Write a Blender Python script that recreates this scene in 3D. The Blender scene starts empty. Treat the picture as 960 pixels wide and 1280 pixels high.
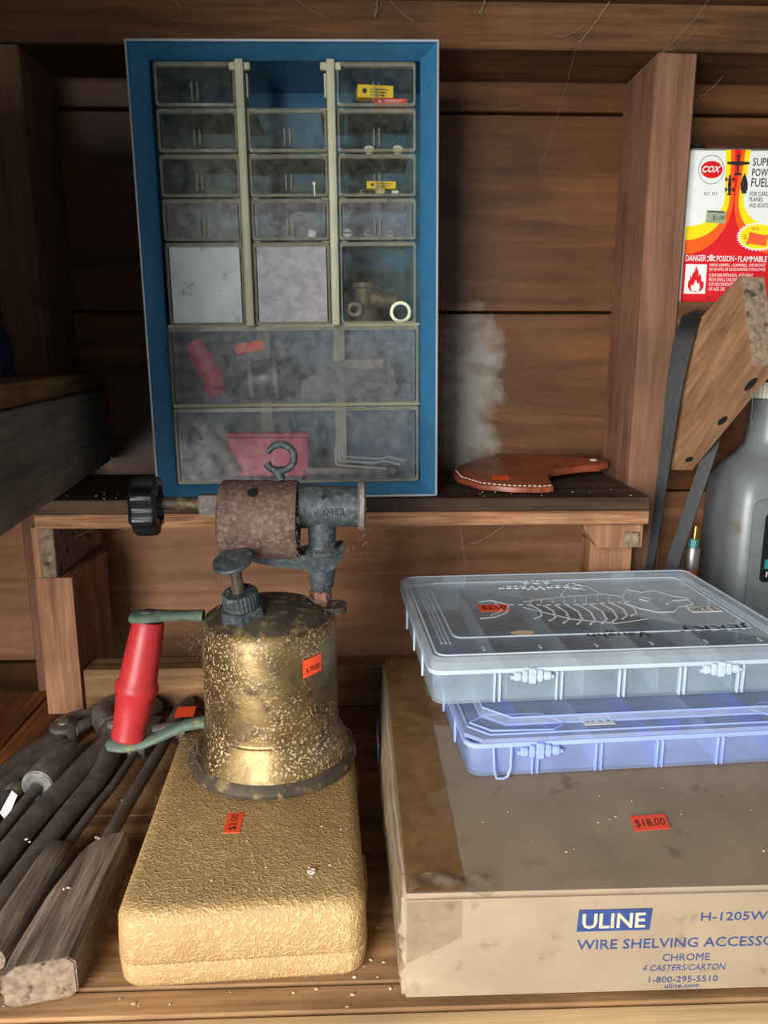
import bpy, bmesh, math, random
from mathutils import Vector, Matrix
random.seed(7)
R = math.radians
SC = bpy.context.scene
COL = SC.collection

# ------------------------------------------------------------------ camera, world, light, exposure
cam_d = bpy.data.cameras.new('camera'); cam = bpy.data.objects.new('camera', cam_d); COL.objects.link(cam)
cam_d.sensor_fit = 'VERTICAL'; cam_d.sensor_height = 36.0; cam_d.sensor_width = 27.0
cam_d.lens = 961.0 / 1280.0 * 36.0; cam_d.clip_start = 0.01
cam.location = (0, 0, 0.331); cam.rotation_euler = (R(90 - 12), 0, R(-2))
SC.camera = cam

world = bpy.data.worlds.new('world'); SC.world = world; world.use_nodes = True
bg = world.node_tree.nodes['Background']
bg.inputs[0].default_value = (0.80, 0.90, 1.0, 1); bg.inputs[1].default_value = 0.34

def area(name, loc, target, sx, sy, power, col):
    l = bpy.data.lights.new(name, 'AREA'); l.shape = 'RECTANGLE'; l.size = sx; l.size_y = sy
    l.energy = power; l.color = col
    o = bpy.data.objects.new(name, l); COL.objects.link(o); o.location = loc
    o.rotation_euler = (Vector(target) - Vector(loc)).to_track_quat('-Z', 'Y').to_euler()
    return o
area('doorway_daylight', (-0.68, -0.80, 0.38), (0.0, 0.6, 0.08), 0.8, 1.1, 56, (1.0, 0.99, 0.98))

vs = SC.view_settings
vs.view_transform = 'Standard'; vs.look = 'None'; vs.gamma = 1.0; vs.use_curve_mapping = False; vs.exposure = 0.0

# ------------------------------------------------------------------ materials
def c(r, g, b):
    f = lambda v: ((v / 255 + 0.055) / 1.055) ** 2.4 if v > 10 else v / 255 / 12.92
    return (f(r), f(g), f(b), 1)
class NT:
    def __init__(s, name):
        s.m = bpy.data.materials.new(name); s.m.use_nodes = True; s.t = s.m.node_tree
        s.p = s.t.nodes['Principled BSDF']; s.out = s.t.nodes['Material Output']
    def n(s, typ, **kw):
        nd = s.t.nodes.new('ShaderNode' + typ)
        for k, v in kw.items():
            if k in nd.inputs or k.isdigit():
                i = nd.inputs[int(k)] if k.isdigit() else nd.inputs[k]
                if isinstance(v, bpy.types.NodeSocket): s.t.links.new(v, i)
                else: i.default_value = v
            else: setattr(nd, k, v)
        return nd
    def coord(s, scale=(1, 1, 1), rand=True):
        tc = s.n('TexCoord').outputs['Object']
        if rand:
            oi = s.n('ObjectInfo').outputs['Random']
            k = s.n('VectorMath', operation='SCALE'); s.t.links.new(s.n('CombineXYZ', X=oi, Y=oi, Z=oi).outputs[0], k.inputs[0]); k.inputs['Scale'].default_value = 7.0
            tc = s.n('VectorMath', operation='ADD', **{'0': tc, '1': k.outputs[0]}).outputs[0]
        return s.n('Mapping', **{'Vector': tc, 'Scale': scale}).outputs[0]
    def noise(s, vec, scale, detail=4, dist=0.0, rough=0.55):
        return s.n('TexNoise', **{'Vector': vec, 'Scale': scale, 'Detail': detail, 'Distortion': dist, 'Roughness': rough}).outputs['Fac']
    def ramp(s, fac, stops):
        r = s.n('ValToRGB', Fac=fac); e = r.color_ramp.elements
        while len(e) < len(stops): e.new(0.5)
        for q, (p, col) in zip(e, stops): q.position = p; q.color = col if len(col) == 4 else (*col, 1)
        return r.outputs['Color']
    def mix(s, fac, a, b, mode='MIX'):
        m = s.n('Mix', data_type='RGBA', blend_type=mode)
        for i, v in ((0, fac), (6, a), (7, b)):
            if isinstance(v, bpy.types.NodeSocket): s.t.links.new(v, m.inputs[i])
            else: m.inputs[i].default_value = v
        return m.outputs[2]
    def math(s, op, a, b=0.0):
        return s.n('Math', operation=op, **{'0': a, '1': b}).outputs[0]
    def set(s, **kw):
        for k, v in kw.items():
            k = k.replace('_', ' ')
            if isinstance(v, bpy.types.NodeSocket): s.t.links.new(v, s.p.inputs[k])
            else: s.p.inputs[k].default_value = v
        return s
    def bump(s, h, strength=0.3, dist=0.001):
        b = s.n('Bump', Height=h, Strength=strength, Distance=dist)
        s.t.links.new(b.outputs[0], s.p.inputs['Normal']); return s

BW = (0, 0, 0, 1); WH = (1, 1, 1, 1)
def g(v): return (v, v, v, 1)
def wood(name, dark, light, axis=0, sc=1.0, rough=0.7, bump=0.35, stain=0.5, lines=0.4, spec=0.3):
    s = NT(name)
    st = [28.0 * sc] * 3; st[axis] = 2.4 * sc
    v = s.coord(tuple(st))
    a = s.noise(v, 1.6, 6, 1.2, 0.6)
    st2 = [230.0 * sc] * 3; st2[axis] = 9.0 * sc
    f = s.noise(s.coord(tuple(st2)), 1.0, 3, 0.3)
    col = s.ramp(a, [(0.30, dark), (0.68, light)])
    fine = s.ramp(f, [(0.35, g(1 - lines)), (0.62, g(1.0))])
    col = s.mix(1.0, col, fine, 'MULTIPLY')
    big = s.ramp(s.noise(s.coord((1, 1, 1)), 9.0, 3, 0.5), [(0.35, g(1 - stain)), (0.65, g(1.0))])
    col = s.mix(1.0, col, big, 'MULTIPLY')
    s.set(Base_Color=col, Roughness=rough, Specular_IOR_Level=spec)
    s.bump(s.math('ADD', f, a), bump, 0.0008)
    return s
def plain(name, col, rough=0.5, metal=0.0, var=0.25, vs=60.0, bump=0.15, spec=0.5, bs=250.0):
    s = NT(name); v = s.coord()
    n = s.noise(v, vs, 5)
    d = tuple(x * (1 - var) for x in col[:3]) + (1,)
    s.set(Base_Color=s.ramp(n, [(0.35, d), (0.65, col)]), Roughness=rough, Metallic=metal, Specular_IOR_Level=spec)
    if bump: s.bump(s.noise(v, bs, 3), bump, 0.0006)
    return s
def worn(name, col, spot, lo=0.56, hi=0.60, sc=300.0, rough=0.6, metal=0.0, var=0.4, bump=0.4, vs=60.0):
    s = plain(name, col, rough, metal, var, vs, 0)
    base = s.p.inputs['Base Color'].links[0].from_socket
    n = s.noise(s.coord(), sc, 4)
    mask = s.ramp(n, [(lo, BW), (hi, WH)])
    s.set(Base_Color=s.mix(mask, base, spot)); s.bump(n, bump, 0.0006)
    return s
def clear(name, tint, haze_col, haze, rough=0.25, dirt=0.25, dsc=45.0, spec=0.5):
    s = NT(name)
    n = s.noise(s.coord(), dsc, 6, 0.4, 0.65)
    hz = s.n('MapRange', **{'Value': n, 'From Min': 0.3, 'From Max': 0.7, 'To Min': max(0, haze - dirt), 'To Max': min(1, haze + dirt)}).outputs[0]
    tr = s.n('BsdfTransparent', Color=tint)
    s.set(Base_Color=haze_col, Roughness=rough, Specular_IOR_Level=spec)
    m = s.n('MixShader', **{'0': hz}); s.t.links.new(tr.outputs[0], m.inputs[1]); s.t.links.new(s.p.outputs[0], m.inputs[2])
    s.t.links.new(m.outputs[0], s.out.inputs[0])
    return s

M = {}
M['wall'] = wood('siding_wood', c(78, 46, 22), c(128, 82, 42), 0, 0.7, 0.45, 0.10, 0.35, 0.14, 0.4)
M['stud'] = wood('stud_wood', c(104, 70, 50), c(146, 104, 78), 2, 1.0, 0.75, 0.4, 0.3, 0.2)
M['beam'] = wood('beam_wood', c(84, 54, 30), c(130, 88, 52), 0, 1.0, 0.75, 0.4, 0.45, 0.3)
M['ply_dark'] = wood('shelf_top_wood', c(56, 40, 30), c(112, 84, 62), 0, 1.0, 0.8, 0.4, 0.6, 0.35)
M['ply'] = wood('plywood_edge', c(160, 104, 66), c(228, 174, 126), 0, 2.0, 0.8, 0.8, 0.4, 0.45)
M['bench'] = wood('bench_wood', c(132, 92, 58), c(208, 162, 112), 0, 0.8, 0.75, 0.4, 0.4, 0.35)
M['bench_dark'] = wood('stained_bench_wood', c(128, 88, 58), c(200, 150, 102), 0, 0.8, 0.7, 0.4, 0.4, 0.3)
M['bench_rust'] = wood('rust_stained_board', c(96, 60, 40), c(186, 112, 62), 1, 0.8, 0.7, 0.5, 0.5, 0.35)
M['wall_low'] = wood('paler_siding_wood', c(138, 88, 58), c(188, 134, 92), 0, 0.7, 0.6, 0.12, 0.3, 0.15, 0.3)
M['corroded'] = worn('corroded_grey_metal', c(150, 150, 144), c(120, 116, 108), 0.5, 0.6, 300, 0.8, 0.1, 0.25, 0.5)
M['strip'] = wood('fresh_strip_wood', c(206, 162, 110), c(240, 206, 156), 0, 1.0, 0.7, 0.3, 0.15, 0.2)
M['post'] = wood('post_wood', c(140, 92, 64), c(200, 146, 108), 2, 1.0, 0.75, 0.4, 0.35, 0.3)
M['grey_board'] = wood('weathered_grey_board', c(116, 104, 90), c(158, 144, 126), 1, 1.0, 0.85, 0.5, 0.3, 0.3)
M['plank'] = wood('arm_plank_wood', c(118, 82, 48), c(172, 124, 76), 1, 1.0, 0.8, 0.5, 0.4, 0.4)
M['brace'] = wood('brace_wood', c(136, 98, 68), c(184, 138, 100), 1, 1.0, 0.75, 0.5, 0.3, 0.25)
M['endgrain'] = worn('end_grain_wood', c(150, 128, 104), c(70, 56, 42), 0.58, 0.66, 90, 0.9, 0, 0.5, 0.8, 200)
M['old_wood'] = wood('weathered_handle_wood', c(104, 86, 72), c(176, 154, 132), 1, 2.0, 0.9, 0.9, 0.3, 0.5)
M['blue'] = worn('blue_enamel_steel', c(58, 118, 156), c(24, 50, 70), 0.70, 0.74, 160, 0.38, 0.0, 0.12, 0.08)
M['rail'] = plain('aged_ivory_plastic', c(190, 188, 156), 0.45, 0, 0.2, 30, 0.05)
M['iron'] = worn('blackened_iron', c(110, 100, 90), c(134, 118, 102), 0.50, 0.75, 90, 0.6, 0.3, 0.3, 0.3)
M['iron_lt'] = worn('dull_grey_iron', c(134, 126, 116), c(164, 154, 142), 0.52, 0.72, 160, 0.55, 0.3, 0.3, 0.3)
M['rust'] = worn('rusty_sheet_steel', c(112, 86, 74), c(138, 112, 96), 0.46, 0.70, 300, 0.75, 0.25, 0.4, 0.7)
M['gunmetal'] = worn('blue_grey_cast_iron', c(76, 84, 86), c(108, 112, 110), 0.50, 0.76, 240, 0.6, 0.3, 0.4, 0.8)
M['black'] = plain('glossy_black_plastic', c(34, 34, 36), 0.3, 0, 0.3, 40, 0.1)
M['rubber'] = plain('black_rubber', c(30, 29, 28), 0.42, 0, 0.35, 60, 0.2)
M['red_paint'] = worn('red_painted_wood', c(188, 46, 50), c(120, 30, 32), 0.66, 0.74, 120, 0.42, 0, 0.14, 0.15)
M['verdigris'] = worn('green_patinated_brass', c(124, 146, 126), c(156, 152, 98), 0.56, 0.66, 110, 0.7, 0.2, 0.45, 0.7)
M['copper'] = worn('dirty_copper', c(150, 104, 84), c(96, 80, 66), 0.5, 0.6, 200, 0.5, 0.6, 0.3, 0.4)
M['orange'] = plain('fluorescent_orange_paper', c(255, 84, 40), 0.6, 0, 0.08, 60, 0)
M['white_paper'] = plain('white_paper', c(226, 226, 222), 0.7, 0, 0.05, 60, 0)
M['ink'] = plain('black_ink', c(28, 24, 24), 0.6, 0, 0.05, 60, 0)
M['blue_ink'] = plain('blue_print', c(46, 68, 122), 0.7, 0, 0.25, 200, 0)
M['card'] = worn('kraft_cardboard', c(156, 136, 110), c(124, 106, 82), 0.60, 0.72, 60, 0.85, 0, 0.18, 0.25, 24)
M['card_pale'] = worn('pale_kraft_logo', c(206, 184, 152), c(180, 150, 110), 0.62, 0.7, 200, 0.85, 0, 0.1, 0.1, 24)
M['tape'] = clear('brown_packing_tape', c(214, 184, 140), c(170, 132, 84), 0.45, 0.22, 0.2, 60)
M['tape_clear'] = clear('clear_packing_tape', c(236, 230, 220), c(190, 180, 160), 0.16, 0.10, 0.12, 120, 0.9)
M['chrome'] = plain('bright_steel', c(224, 224, 220), 0.3, 0.6, 0.1, 60, 0.05)
M['brass'] = plain('bright_brass', c(196, 150, 76), 0.3, 1.0, 0.2, 60, 0.05)
M['teal'] = plain('teal_plastic', c(46, 128, 128), 0.4, 0, 0.1, 60, 0)
M['red_hose'] = plain('red_rubber_hose', c(176, 36, 34), 0.5, 0, 0.15, 60, 0.1)
M['yellow'] = plain('yellow_carton', c(246, 208, 20), 0.55, 0, 0.06, 60, 0)
M['red_card'] = plain('red_carton', c(214, 50, 44), 0.55, 0, 0.06, 60, 0)
M['pink'] = plain('pinkish_red_plastic', c(206, 60, 84), 0.5, 0, 0.2, 60, 0)
M['darkgreen'] = plain('dark_green_rubber', c(34, 44, 42), 0.5, 0, 0.3, 60, 0)
M['grey_plastic'] = plain('grey_plastic', c(118, 118, 116), 0.5, 0, 0.2, 40, 0.05)
M['drawer'] = clear('smoky_clear_plastic', c(248, 248, 242), c(160, 160, 150), 0.045, 0.22, 0.04, 110)
M['drawer_rim'] = clear('yellowed_plastic_rim', c(238, 236, 222), c(196, 194, 176), 0.24, 0.25, 0.10, 90)
M['drawer_haze'] = clear('dusty_clear_plastic', c(248, 249, 249), c(204, 204, 202), 0.095, 0.25, 0.06, 120)
M['drawer_white'] = clear('clouded_plastic', c(220, 222, 222), c(214, 208, 208), 0.42, 0.35, 0.16, 90)
M['drawer_chalky'] = worn('chalky_residue_plastic', c(198, 208, 208), c(120, 124, 122), 0.60, 0.72, 90, 0.4, 0.0, 0.22, 0.15, 40)
M['tackle'] = clear('frosted_clear_plastic', c(246, 249, 251), c(196, 206, 212), 0.40, 0.28, 0.08, 20)
M['tackle_tray'] = clear('clear_tray_plastic', c(240, 245, 248), c(196, 210, 218), 0.22, 0.28, 0.06, 20)
M['tackle_blue_tray'] = clear('blue_tray_plastic', c(226, 234, 253), c(200, 214, 250), 0.24, 0.26, 0.05, 20)
M['tackle_rib'] = clear('frosted_edge_plastic', c(236, 242, 246), c(222, 234, 242), 0.50, 0.25, 0.05, 20)
M['tackle_blue'] = clear('frosted_blue_plastic', c(236, 242, 254), c(204, 218, 252), 0.36, 0.26, 0.06, 20)
M['tackle_blue_rib'] = clear('frosted_blue_edge_plastic', c(210, 222, 250), c(194, 214, 252), 0.50, 0.25, 0.05, 20)
M['divider_blue'] = clear('blue_divider_plastic', c(110, 150, 236), c(50, 96, 220), 0.6, 0.3, 0.05, 20)
M['frost_print'] = clear('white_frosted_print', c(246, 248, 249), c(244, 247, 248), 0.75, 0.5, 0.1, 60)
M['leather'] = worn('oiled_brown_leather', c(150, 74, 46), c(96, 44, 28), 0.56, 0.70, 50, 0.38, 0, 0.25, 0.25)
M['leather_edge'] = plain('dark_leather_edge', c(110, 44, 30), 0.5, 0, 0.2, 60, 0.2)
M['thread'] = plain('white_thread', c(226, 214, 196), 0.8, 0, 0.05, 60, 0)
M['can_white'] = worn('white_can_print', c(222, 226, 220), c(176, 180, 168), 0.66, 0.72, 60, 0.35, 0.0, 0.06, 0.05)
M['can_red'] = plain('red_can_print', c(208, 24, 30), 0.35, 0, 0.06, 60, 0)
M['can_orange'] = plain('orange_can_print', c(240, 92, 20), 0.35, 0, 0.06, 60, 0)
M['can_yellow'] = plain('yellow_can_print', c(250, 214, 10), 0.35, 0, 0.06, 60, 0)
M['price_green'] = plain('pale_green_price_tag', c(148, 162, 132), 0.6, 0, 0.15, 60, 0)
M['tin'] = plain('tinplate', c(170, 166, 156), 0.35, 0.9, 0.25, 60, 0.05)
M['jug'] = worn('silver_grey_polyethylene', c(120, 124, 124), c(110, 92, 62), 0.62, 0.74, 28, 0.4, 0.15, 0.15, 0.1)
M['cap_white'] = plain('ribbed_white_plastic', c(214, 212, 196), 0.5, 0, 0.1, 60, 0)
M['label_black'] = plain('black_label', c(18, 18, 20), 0.35, 0, 0.1, 60, 0)
M['cream'] = plain('cream_print', c(228, 208, 150), 0.5, 0, 0.1, 60, 0)
M['dust'] = plain('pale_crumb', c(214, 200, 176), 0.9, 0, 0.3, 200, 0)
M['web'] = plain('grey_cobweb', c(170, 160, 146), 0.9, 0, 0.1, 60, 0)
M['fuzz'] = plain('dusty_fuzz', c(112, 98, 82), 0.95, 0, 0.4, 200, 0)
M['navy'] = plain('dark_navy_tin', c(26, 40, 62), 0.4, 0.2, 0.2, 60, 0)
M['brown_back'] = plain('dark_sheathing', c(40, 24, 14), 0.9, 0, 0.3, 20, 0)

# pale reflection painted into the colour of the varnished siding beside the cabinet
s = NT('siding_wood_painted_sheen'); s.m = M['wall'].m.copy(); s.m.name = 'siding_wood_painted_sheen'; s.t = s.m.node_tree
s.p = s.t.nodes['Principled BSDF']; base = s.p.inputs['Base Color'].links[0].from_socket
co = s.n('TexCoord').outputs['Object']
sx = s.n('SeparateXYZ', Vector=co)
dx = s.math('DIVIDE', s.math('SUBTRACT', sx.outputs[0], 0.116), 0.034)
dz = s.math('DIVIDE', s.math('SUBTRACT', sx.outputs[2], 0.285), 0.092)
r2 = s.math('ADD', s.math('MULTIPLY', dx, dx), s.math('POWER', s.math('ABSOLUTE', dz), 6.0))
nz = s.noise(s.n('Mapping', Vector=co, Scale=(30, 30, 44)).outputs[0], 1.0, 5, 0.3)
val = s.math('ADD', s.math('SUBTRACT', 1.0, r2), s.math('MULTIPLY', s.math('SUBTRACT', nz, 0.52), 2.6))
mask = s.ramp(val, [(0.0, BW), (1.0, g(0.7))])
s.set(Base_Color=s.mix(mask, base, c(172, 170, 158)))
M['wall_painted_sheen'] = s
# embossed tan case
s = NT('tan_embossed_case'); v = s.coord(rand=False)
n = s.noise(v, 320.0, 0, 0.8, 0.3)
ridge = s.math('ABSOLUTE', s.math('SUBTRACT', n, 0.5))
hgt = s.ramp(ridge, [(0.0, WH), (0.13, BW)])
grime = s.ramp(s.noise(v, 14.0, 4, 0.4), [(0.35, c(170, 138, 90)), (0.68, c(194, 160, 106))])
s.set(Base_Color=s.mix(s.ramp(ridge, [(0.05, BW), (0.14, g(.45))]), grime, c(140, 104, 60)), Roughness=0.6); s.bump(hgt, 0.5, 0.0009)
M['case'] = s
# aged, pitted brass of the blowtorch tank
s = NT('pitted_aged_brass'); v = s.coord(rand=False)
big = s.noise(v, 26.0, 5, 0.5)
pal = s.ramp(big, [(0.30, c(84, 72, 56)), (0.46, c(136, 112, 74)), (0.60, c(160, 136, 90)), (0.76, c(112, 92, 66))])
pit = s.noise(v, 560.0, 2, 0.3)
zone = s.noise(v, 22.0, 3)
pm = s.math('MULTIPLY', s.ramp(pit, [(0.56, BW), (0.61, WH)]), s.ramp(zone, [(0.40, BW), (0.55, WH)]))
dk = s.ramp(s.noise(v, 90.0, 4), [(0.54, BW), (0.70, g(0.7))])
col = s.mix(dk, pal, c(70, 60, 48)); col = s.mix(pm, col, c(196, 166, 126))
s.set(Base_Color=col, Metallic=s.ramp(pm, [(0.0, g(0.85)), (1.0, g(0.0))]), Roughness=s.ramp(big, [(0.3, g(0.55)), (0.7, g(0.34))])); s.bump(pit, 0.22, 0.0006)
M['tank'] = s
M['grime'] = worn('grimy_brass', c(96, 86, 70), c(150, 124, 84), 0.54, 0.66, 120, 0.65, 0.5, 0.4, 0.7)
def MAT(k): return M[k].m

# ------------------------------------------------------------------ mesh helpers
class B:
    def __init__(s): s.bm = bmesh.new()
    def box(s, x0, x1, y0, y1, z0, z1, bev=0.0, seg=2, cuts=0):
        t = bmesh.new()
        bmesh.ops.create_cube(t, size=1.0)
        for v in t.verts: v.co = Vector((x0 + (v.co.x + .5) * (x1 - x0), y0 + (v.co.y + .5) * (y1 - y0), z0 + (v.co.z + .5) * (z1 - z0)))
        if bev: bmesh.ops.bevel(t, geom=t.edges[:], offset=bev, segments=seg, affect='EDGES', profile=0.5)
        return s.add(t)
    def add(s, t, mtx=None):
        if mtx: t.transform(mtx)
        me = bpy.data.meshes.new('tmp'); t.to_mesh(me); t.free(); s.bm.from_mesh(me); bpy.data.meshes.remove(me); return s
    def rings(s, rings, cap0=True, cap1=True, closed=False):
        bm = s.bm; L = [[bm.verts.new(p) for p in r] for r in rings]
        n = len(L[0]); m = len(L)
        for i in range(m if closed else m - 1):
            a, b = L[i], L[(i + 1) % m]
            for k in range(n): bm.faces.new((a[k], a[(k + 1) % n], b[(k + 1) % n], b[k]))
        if not closed:
            if cap0: bm.faces.new(L[0][::-1])
            if cap1: bm.faces.new(L[-1])
        return s
    def tube(s, pts, rad, n=10, cap=True, flat=None):
        pts = [Vector(p) for p in pts]; rr = rad if isinstance(rad, (list, tuple)) else [rad] * len(pts)
        rings = []; up = None
        for i, p in enumerate(pts):
            d = (pts[min(i + 1, len(pts) - 1)] - pts[max(i - 1, 0)]).normalized()
            if up is None: up = Vector((0, 0, 1)) if abs(d.z) < 0.9 else Vector((1, 0, 0))
            a = d.cross(up).normalized(); b = a.cross(d).normalized(); up = b
            fx, fy = flat or (1, 1)
            rings.append([p + a * math.cos(2 * math.pi * k / n) * rr[i] * fx + b * math.sin(2 * math.pi * k / n) * rr[i] * fy for k in range(n)])
        return s.rings(rings, cap, cap)
    def lathe(s, prof, org=(0, 0, 0), axis=(0, 0, 1), n=32, lobes=None, closed=False):
        q = Vector(axis).to_track_quat('Z', 'Y'); o = Vector(org)
        rings = []
        for r, z in prof:
            ring = []
            for k in range(n):
                a = 2 * math.pi * k / n; rr = max(r, 1e-5)
                if lobes: rr *= 1 + lobes[1] * math.cos(lobes[0] * a)
                ring.append(o + q @ Vector((rr * math.cos(a), rr * math.sin(a), z)))
            rings.append(ring)
        return s.rings(rings, closed=closed)
    def prism(s, poly, mtx, depth):
        # poly in the (u,v) plane of mtx, extruded along its w axis from 0 to depth
        a = [mtx @ Vector((u, v, 0)) for u, v in poly]; b = [mtx @ Vector((u, v, depth)) for u, v in poly]
        area2 = sum(poly[i][0] * poly[(i + 1) % len(poly)][1] - poly[(i + 1) % len(poly)][0] * poly[i][1] for i in range(len(poly)))
        if area2 < 0: a.reverse(); b.reverse()
        return s.rings([a, b])
    def flat(s, poly, mtx, w=0.0):
        vs_ = [s.bm.verts.new(mtx @ Vector((u, v, w))) for u, v in poly]
        f = s.bm.faces.new(vs_); f.normal_update(); bmesh.ops.triangulate(s.bm, faces=[f]); return s
    def build(s, name, mat, parent=None, smooth=True, bev=0.0, angle=38, world=False):
        bm = s.bm
        if bev:
            bmesh.ops.bevel(bm, geom=[e for e in bm.edges if len(e.link_faces) == 2 and e.calc_face_angle(0) > 0.5], offset=bev, segments=2, affect='EDGES')
        if world and parent is not None: bm.transform(WM[parent.name].inverted())
        bmesh.ops.recalc_face_normals(bm, faces=bm.faces[:])
        me = bpy.data.meshes.new(name); bm.to_mesh(me); bm.free()
        if smooth:
            for p in me.polygons: p.use_smooth = True
            me.set_sharp_from_angle(angle=R(angle))
        me.materials.append(MAT(mat))
        return link(name, me, parent)
WM = {}
def link(name, data, parent=None):
    o = bpy.data.objects.new(name, data); COL.objects.link(o)
    if parent is not None: o.parent = parent
    WM[o.name] = (WM[parent.name] if parent is not None else Matrix()).copy()
    return o
def tag(o, label, cat, group=None, kind=None):
    if label: o['label'] = label
    if cat: o['category'] = cat
    if group: o['group'] = group
    if kind: o['kind'] = kind
    return o
def thing(name, label, cat, loc=(0, 0, 0), rot=(0, 0, 0), group=None):
    o = bpy.data.objects.new(name, None); COL.objects.link(o); o.empty_display_size = 0.02
    o.location = loc; o.rotation_euler = rot
    from mathutils import Euler
    WM[o.name] = Matrix.Translation(loc) @ Euler(rot).to_matrix().to_4x4()
    return tag(o, label, cat, group)
def struct(o, label, cat): return tag(o, label, cat, kind='structure')
def frame(o, u, v):
    o, u, v = Vector(o), Vector(u).normalized(), Vector(v).normalized(); w = u.cross(v).normalized()
    return Matrix(((u.x, v.x, w.x, o.x), (u.y, v.y, w.y, o.y), (u.z, v.z, w.z, o.z), (0, 0, 0, 1)))
def text(body, size, mat, parent, mtx, name='lettering', shear=0.0, bold=0.0, ext=0.0, align='LEFT', sx=1.0, spacing=1.0):
    cu = bpy.data.curves.new('txt', 'FONT'); cu.body = body; cu.size = size; cu.shear = shear; cu.offset = bold * size
    cu.extrude = ext; cu.align_x = align; cu.resolution_u = 2; cu.space_character = spacing
    t = bpy.data.objects.new('txt', cu); COL.objects.link(t)
    dg = bpy.context.evaluated_depsgraph_get(); me = bpy.data.meshes.new_from_object(t.evaluated_get(dg))
    COL.objects.unlink(t); bpy.data.objects.remove(t); bpy.data.curves.remove(cu)
    me.transform(mtx @ Matrix.Diagonal((sx, 1, 1, 1))); me.name = name
    me.materials.clear(); me.materials.append(MAT(mat))
    return link(name, me, parent)
def textw(body, width, cap, mat, parent, mtx, **kw):
    # a line of lettering fitted to a width and a capital height
    o = text(body, cap / 0.70, mat, parent, mtx, **kw)
    inv = mtx.inverted(); xs = [(inv @ v.co).x for v in o.data.vertices]
    k = width / max(1e-6, max(xs) - min(xs)); o.data.transform(mtx @ Matrix.Diagonal((k, 1, 1, 1)) @ Matrix.Translation((-min(xs), 0, 0)) @ inv)
    return o
def rrect(x0, x1, y0, y1, r, n=4):
    pts = []
    for cx, cy, a0 in ((x1 - r, y1 - r, 0), (x0 + r, y1 - r, 90), (x0 + r, y0 + r, 180), (x1 - r, y0 + r, 270)):
        for k in range(n + 1):
            a = R(a0 + 90 * k / n); pts.append((cx + r * math.cos(a), cy + r * math.sin(a)))
    return pts
def ell(cx, cy, rx, ry, n=32): return [(cx + rx * math.cos(2 * math.pi * i / n), cy + ry * math.sin(2 * math.pi * i / n)) for i in range(n)]
def at(pts, z): return [(x, y, z) for x, y in pts]
def copy_tree(o, parent=None):
    q = o.copy(); COL.objects.link(q); q.parent = parent
    WM[q.name] = WM[o.name].copy()
    for ch in [x for x in list(COL.objects) if x.parent == o]: copy_tree(ch, q)
    return q
def sticker(parent, mtx, w, h, txt='', mat='orange', ts=0.5, label='fluorescent orange price sticker', lift=0.0003, ink='ink'):
    st = B().prism([(0, 0), (w, 0), (w, h), (0, h)], mtx, lift).build('price_sticker', mat, parent, False)
    if label: st['label'] = label
    if txt: textw(txt, w * 0.84, h * ts, ink, st, mtx @ Matrix.Translation((w * 0.08, h * 0.24, lift + 0.0001)), name='price_lettering')
    return st

# ------------------------------------------------------------------ the setting: back wall of boards and studs
wb = B().box(-0.75, 0.95, 0.822, 0.832, -0.35, 1.05).build('wall_back', 'brown_back', None, False)
struct(wb, 'wooden shed wall of brown horizontal boards between studs', 'wall')
zj = [-0.191, -0.005, 0.181, 0.367, 0.554, 0.740, 0.926]
for i in range(len(zj) - 1):
    B().box(-0.75, 0.95, 0.803 + (0.0016 if i % 2 else 0), 0.8218, zj[i] + 0.0012, zj[i + 1] - 0.0012, 0.0012, 1).build('siding_board', 'wall_painted_sheen' if i in (2, 3) else ('wall_low' if i == 1 else 'wall'), wb)
for x0, x1 in ((-0.318, -0.281), (0.260, 0.296), (0.665, 0.702)):
    B().box(x0, x1, 0.72, 0.8027, -0.34, 0.5805, 0.0015, 1).build('stud', 'stud', wb)
B().box(-0.484, 0.95, 0.7195, 0.8027, 0.581, 0.618, 0.0015, 1).build('top_plate', 'beam', wb)
B().box(0.2965, 0.6645, 0.722, 0.8027, 0.335, 0.3731, 0.0012, 1).build('blocking', 'beam', wb)
B().box(-0.2545, 0.2175, 0.672, 0.700, 0.0003, 0.041, 0.0012, 1).build('sill_board', 'bench', wb)
B().box(0.2585, 0.66, 0.672, 0.700, 0.0003, 0.041, 0.0012, 1).build('sill_board', 'bench', wb)
wl = B().box(-0.505, -0.485, -0.05, 0.8215, -0.35, 1.05).build('wall_left', 'wall', None, False)
struct(wl, 'dark plank wall closing the shed on the left', 'wall')

# overhead shelf whose underside closes the top of the picture
oh = thing('overhead_shelf', 'dark wooden shelf overhead along the top of the picture', 'shelf', (0, 0.5, 0.6185))
for i in range(4):
    B().box(-0.484, 0.95, 0.132 + i * 0.168, 0.132 + i * 0.168 + 0.166, 0.6185, 0.640, 0.001, 1).build('shelf_plank', 'beam', oh, world=True)
sticker(oh, frame((-0.222, 0.705, 0.6184), (1, 0, 0), (0, -1, 0)), 0.020, 0.012, '', label='orange price tag on the shelf underside')

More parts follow.
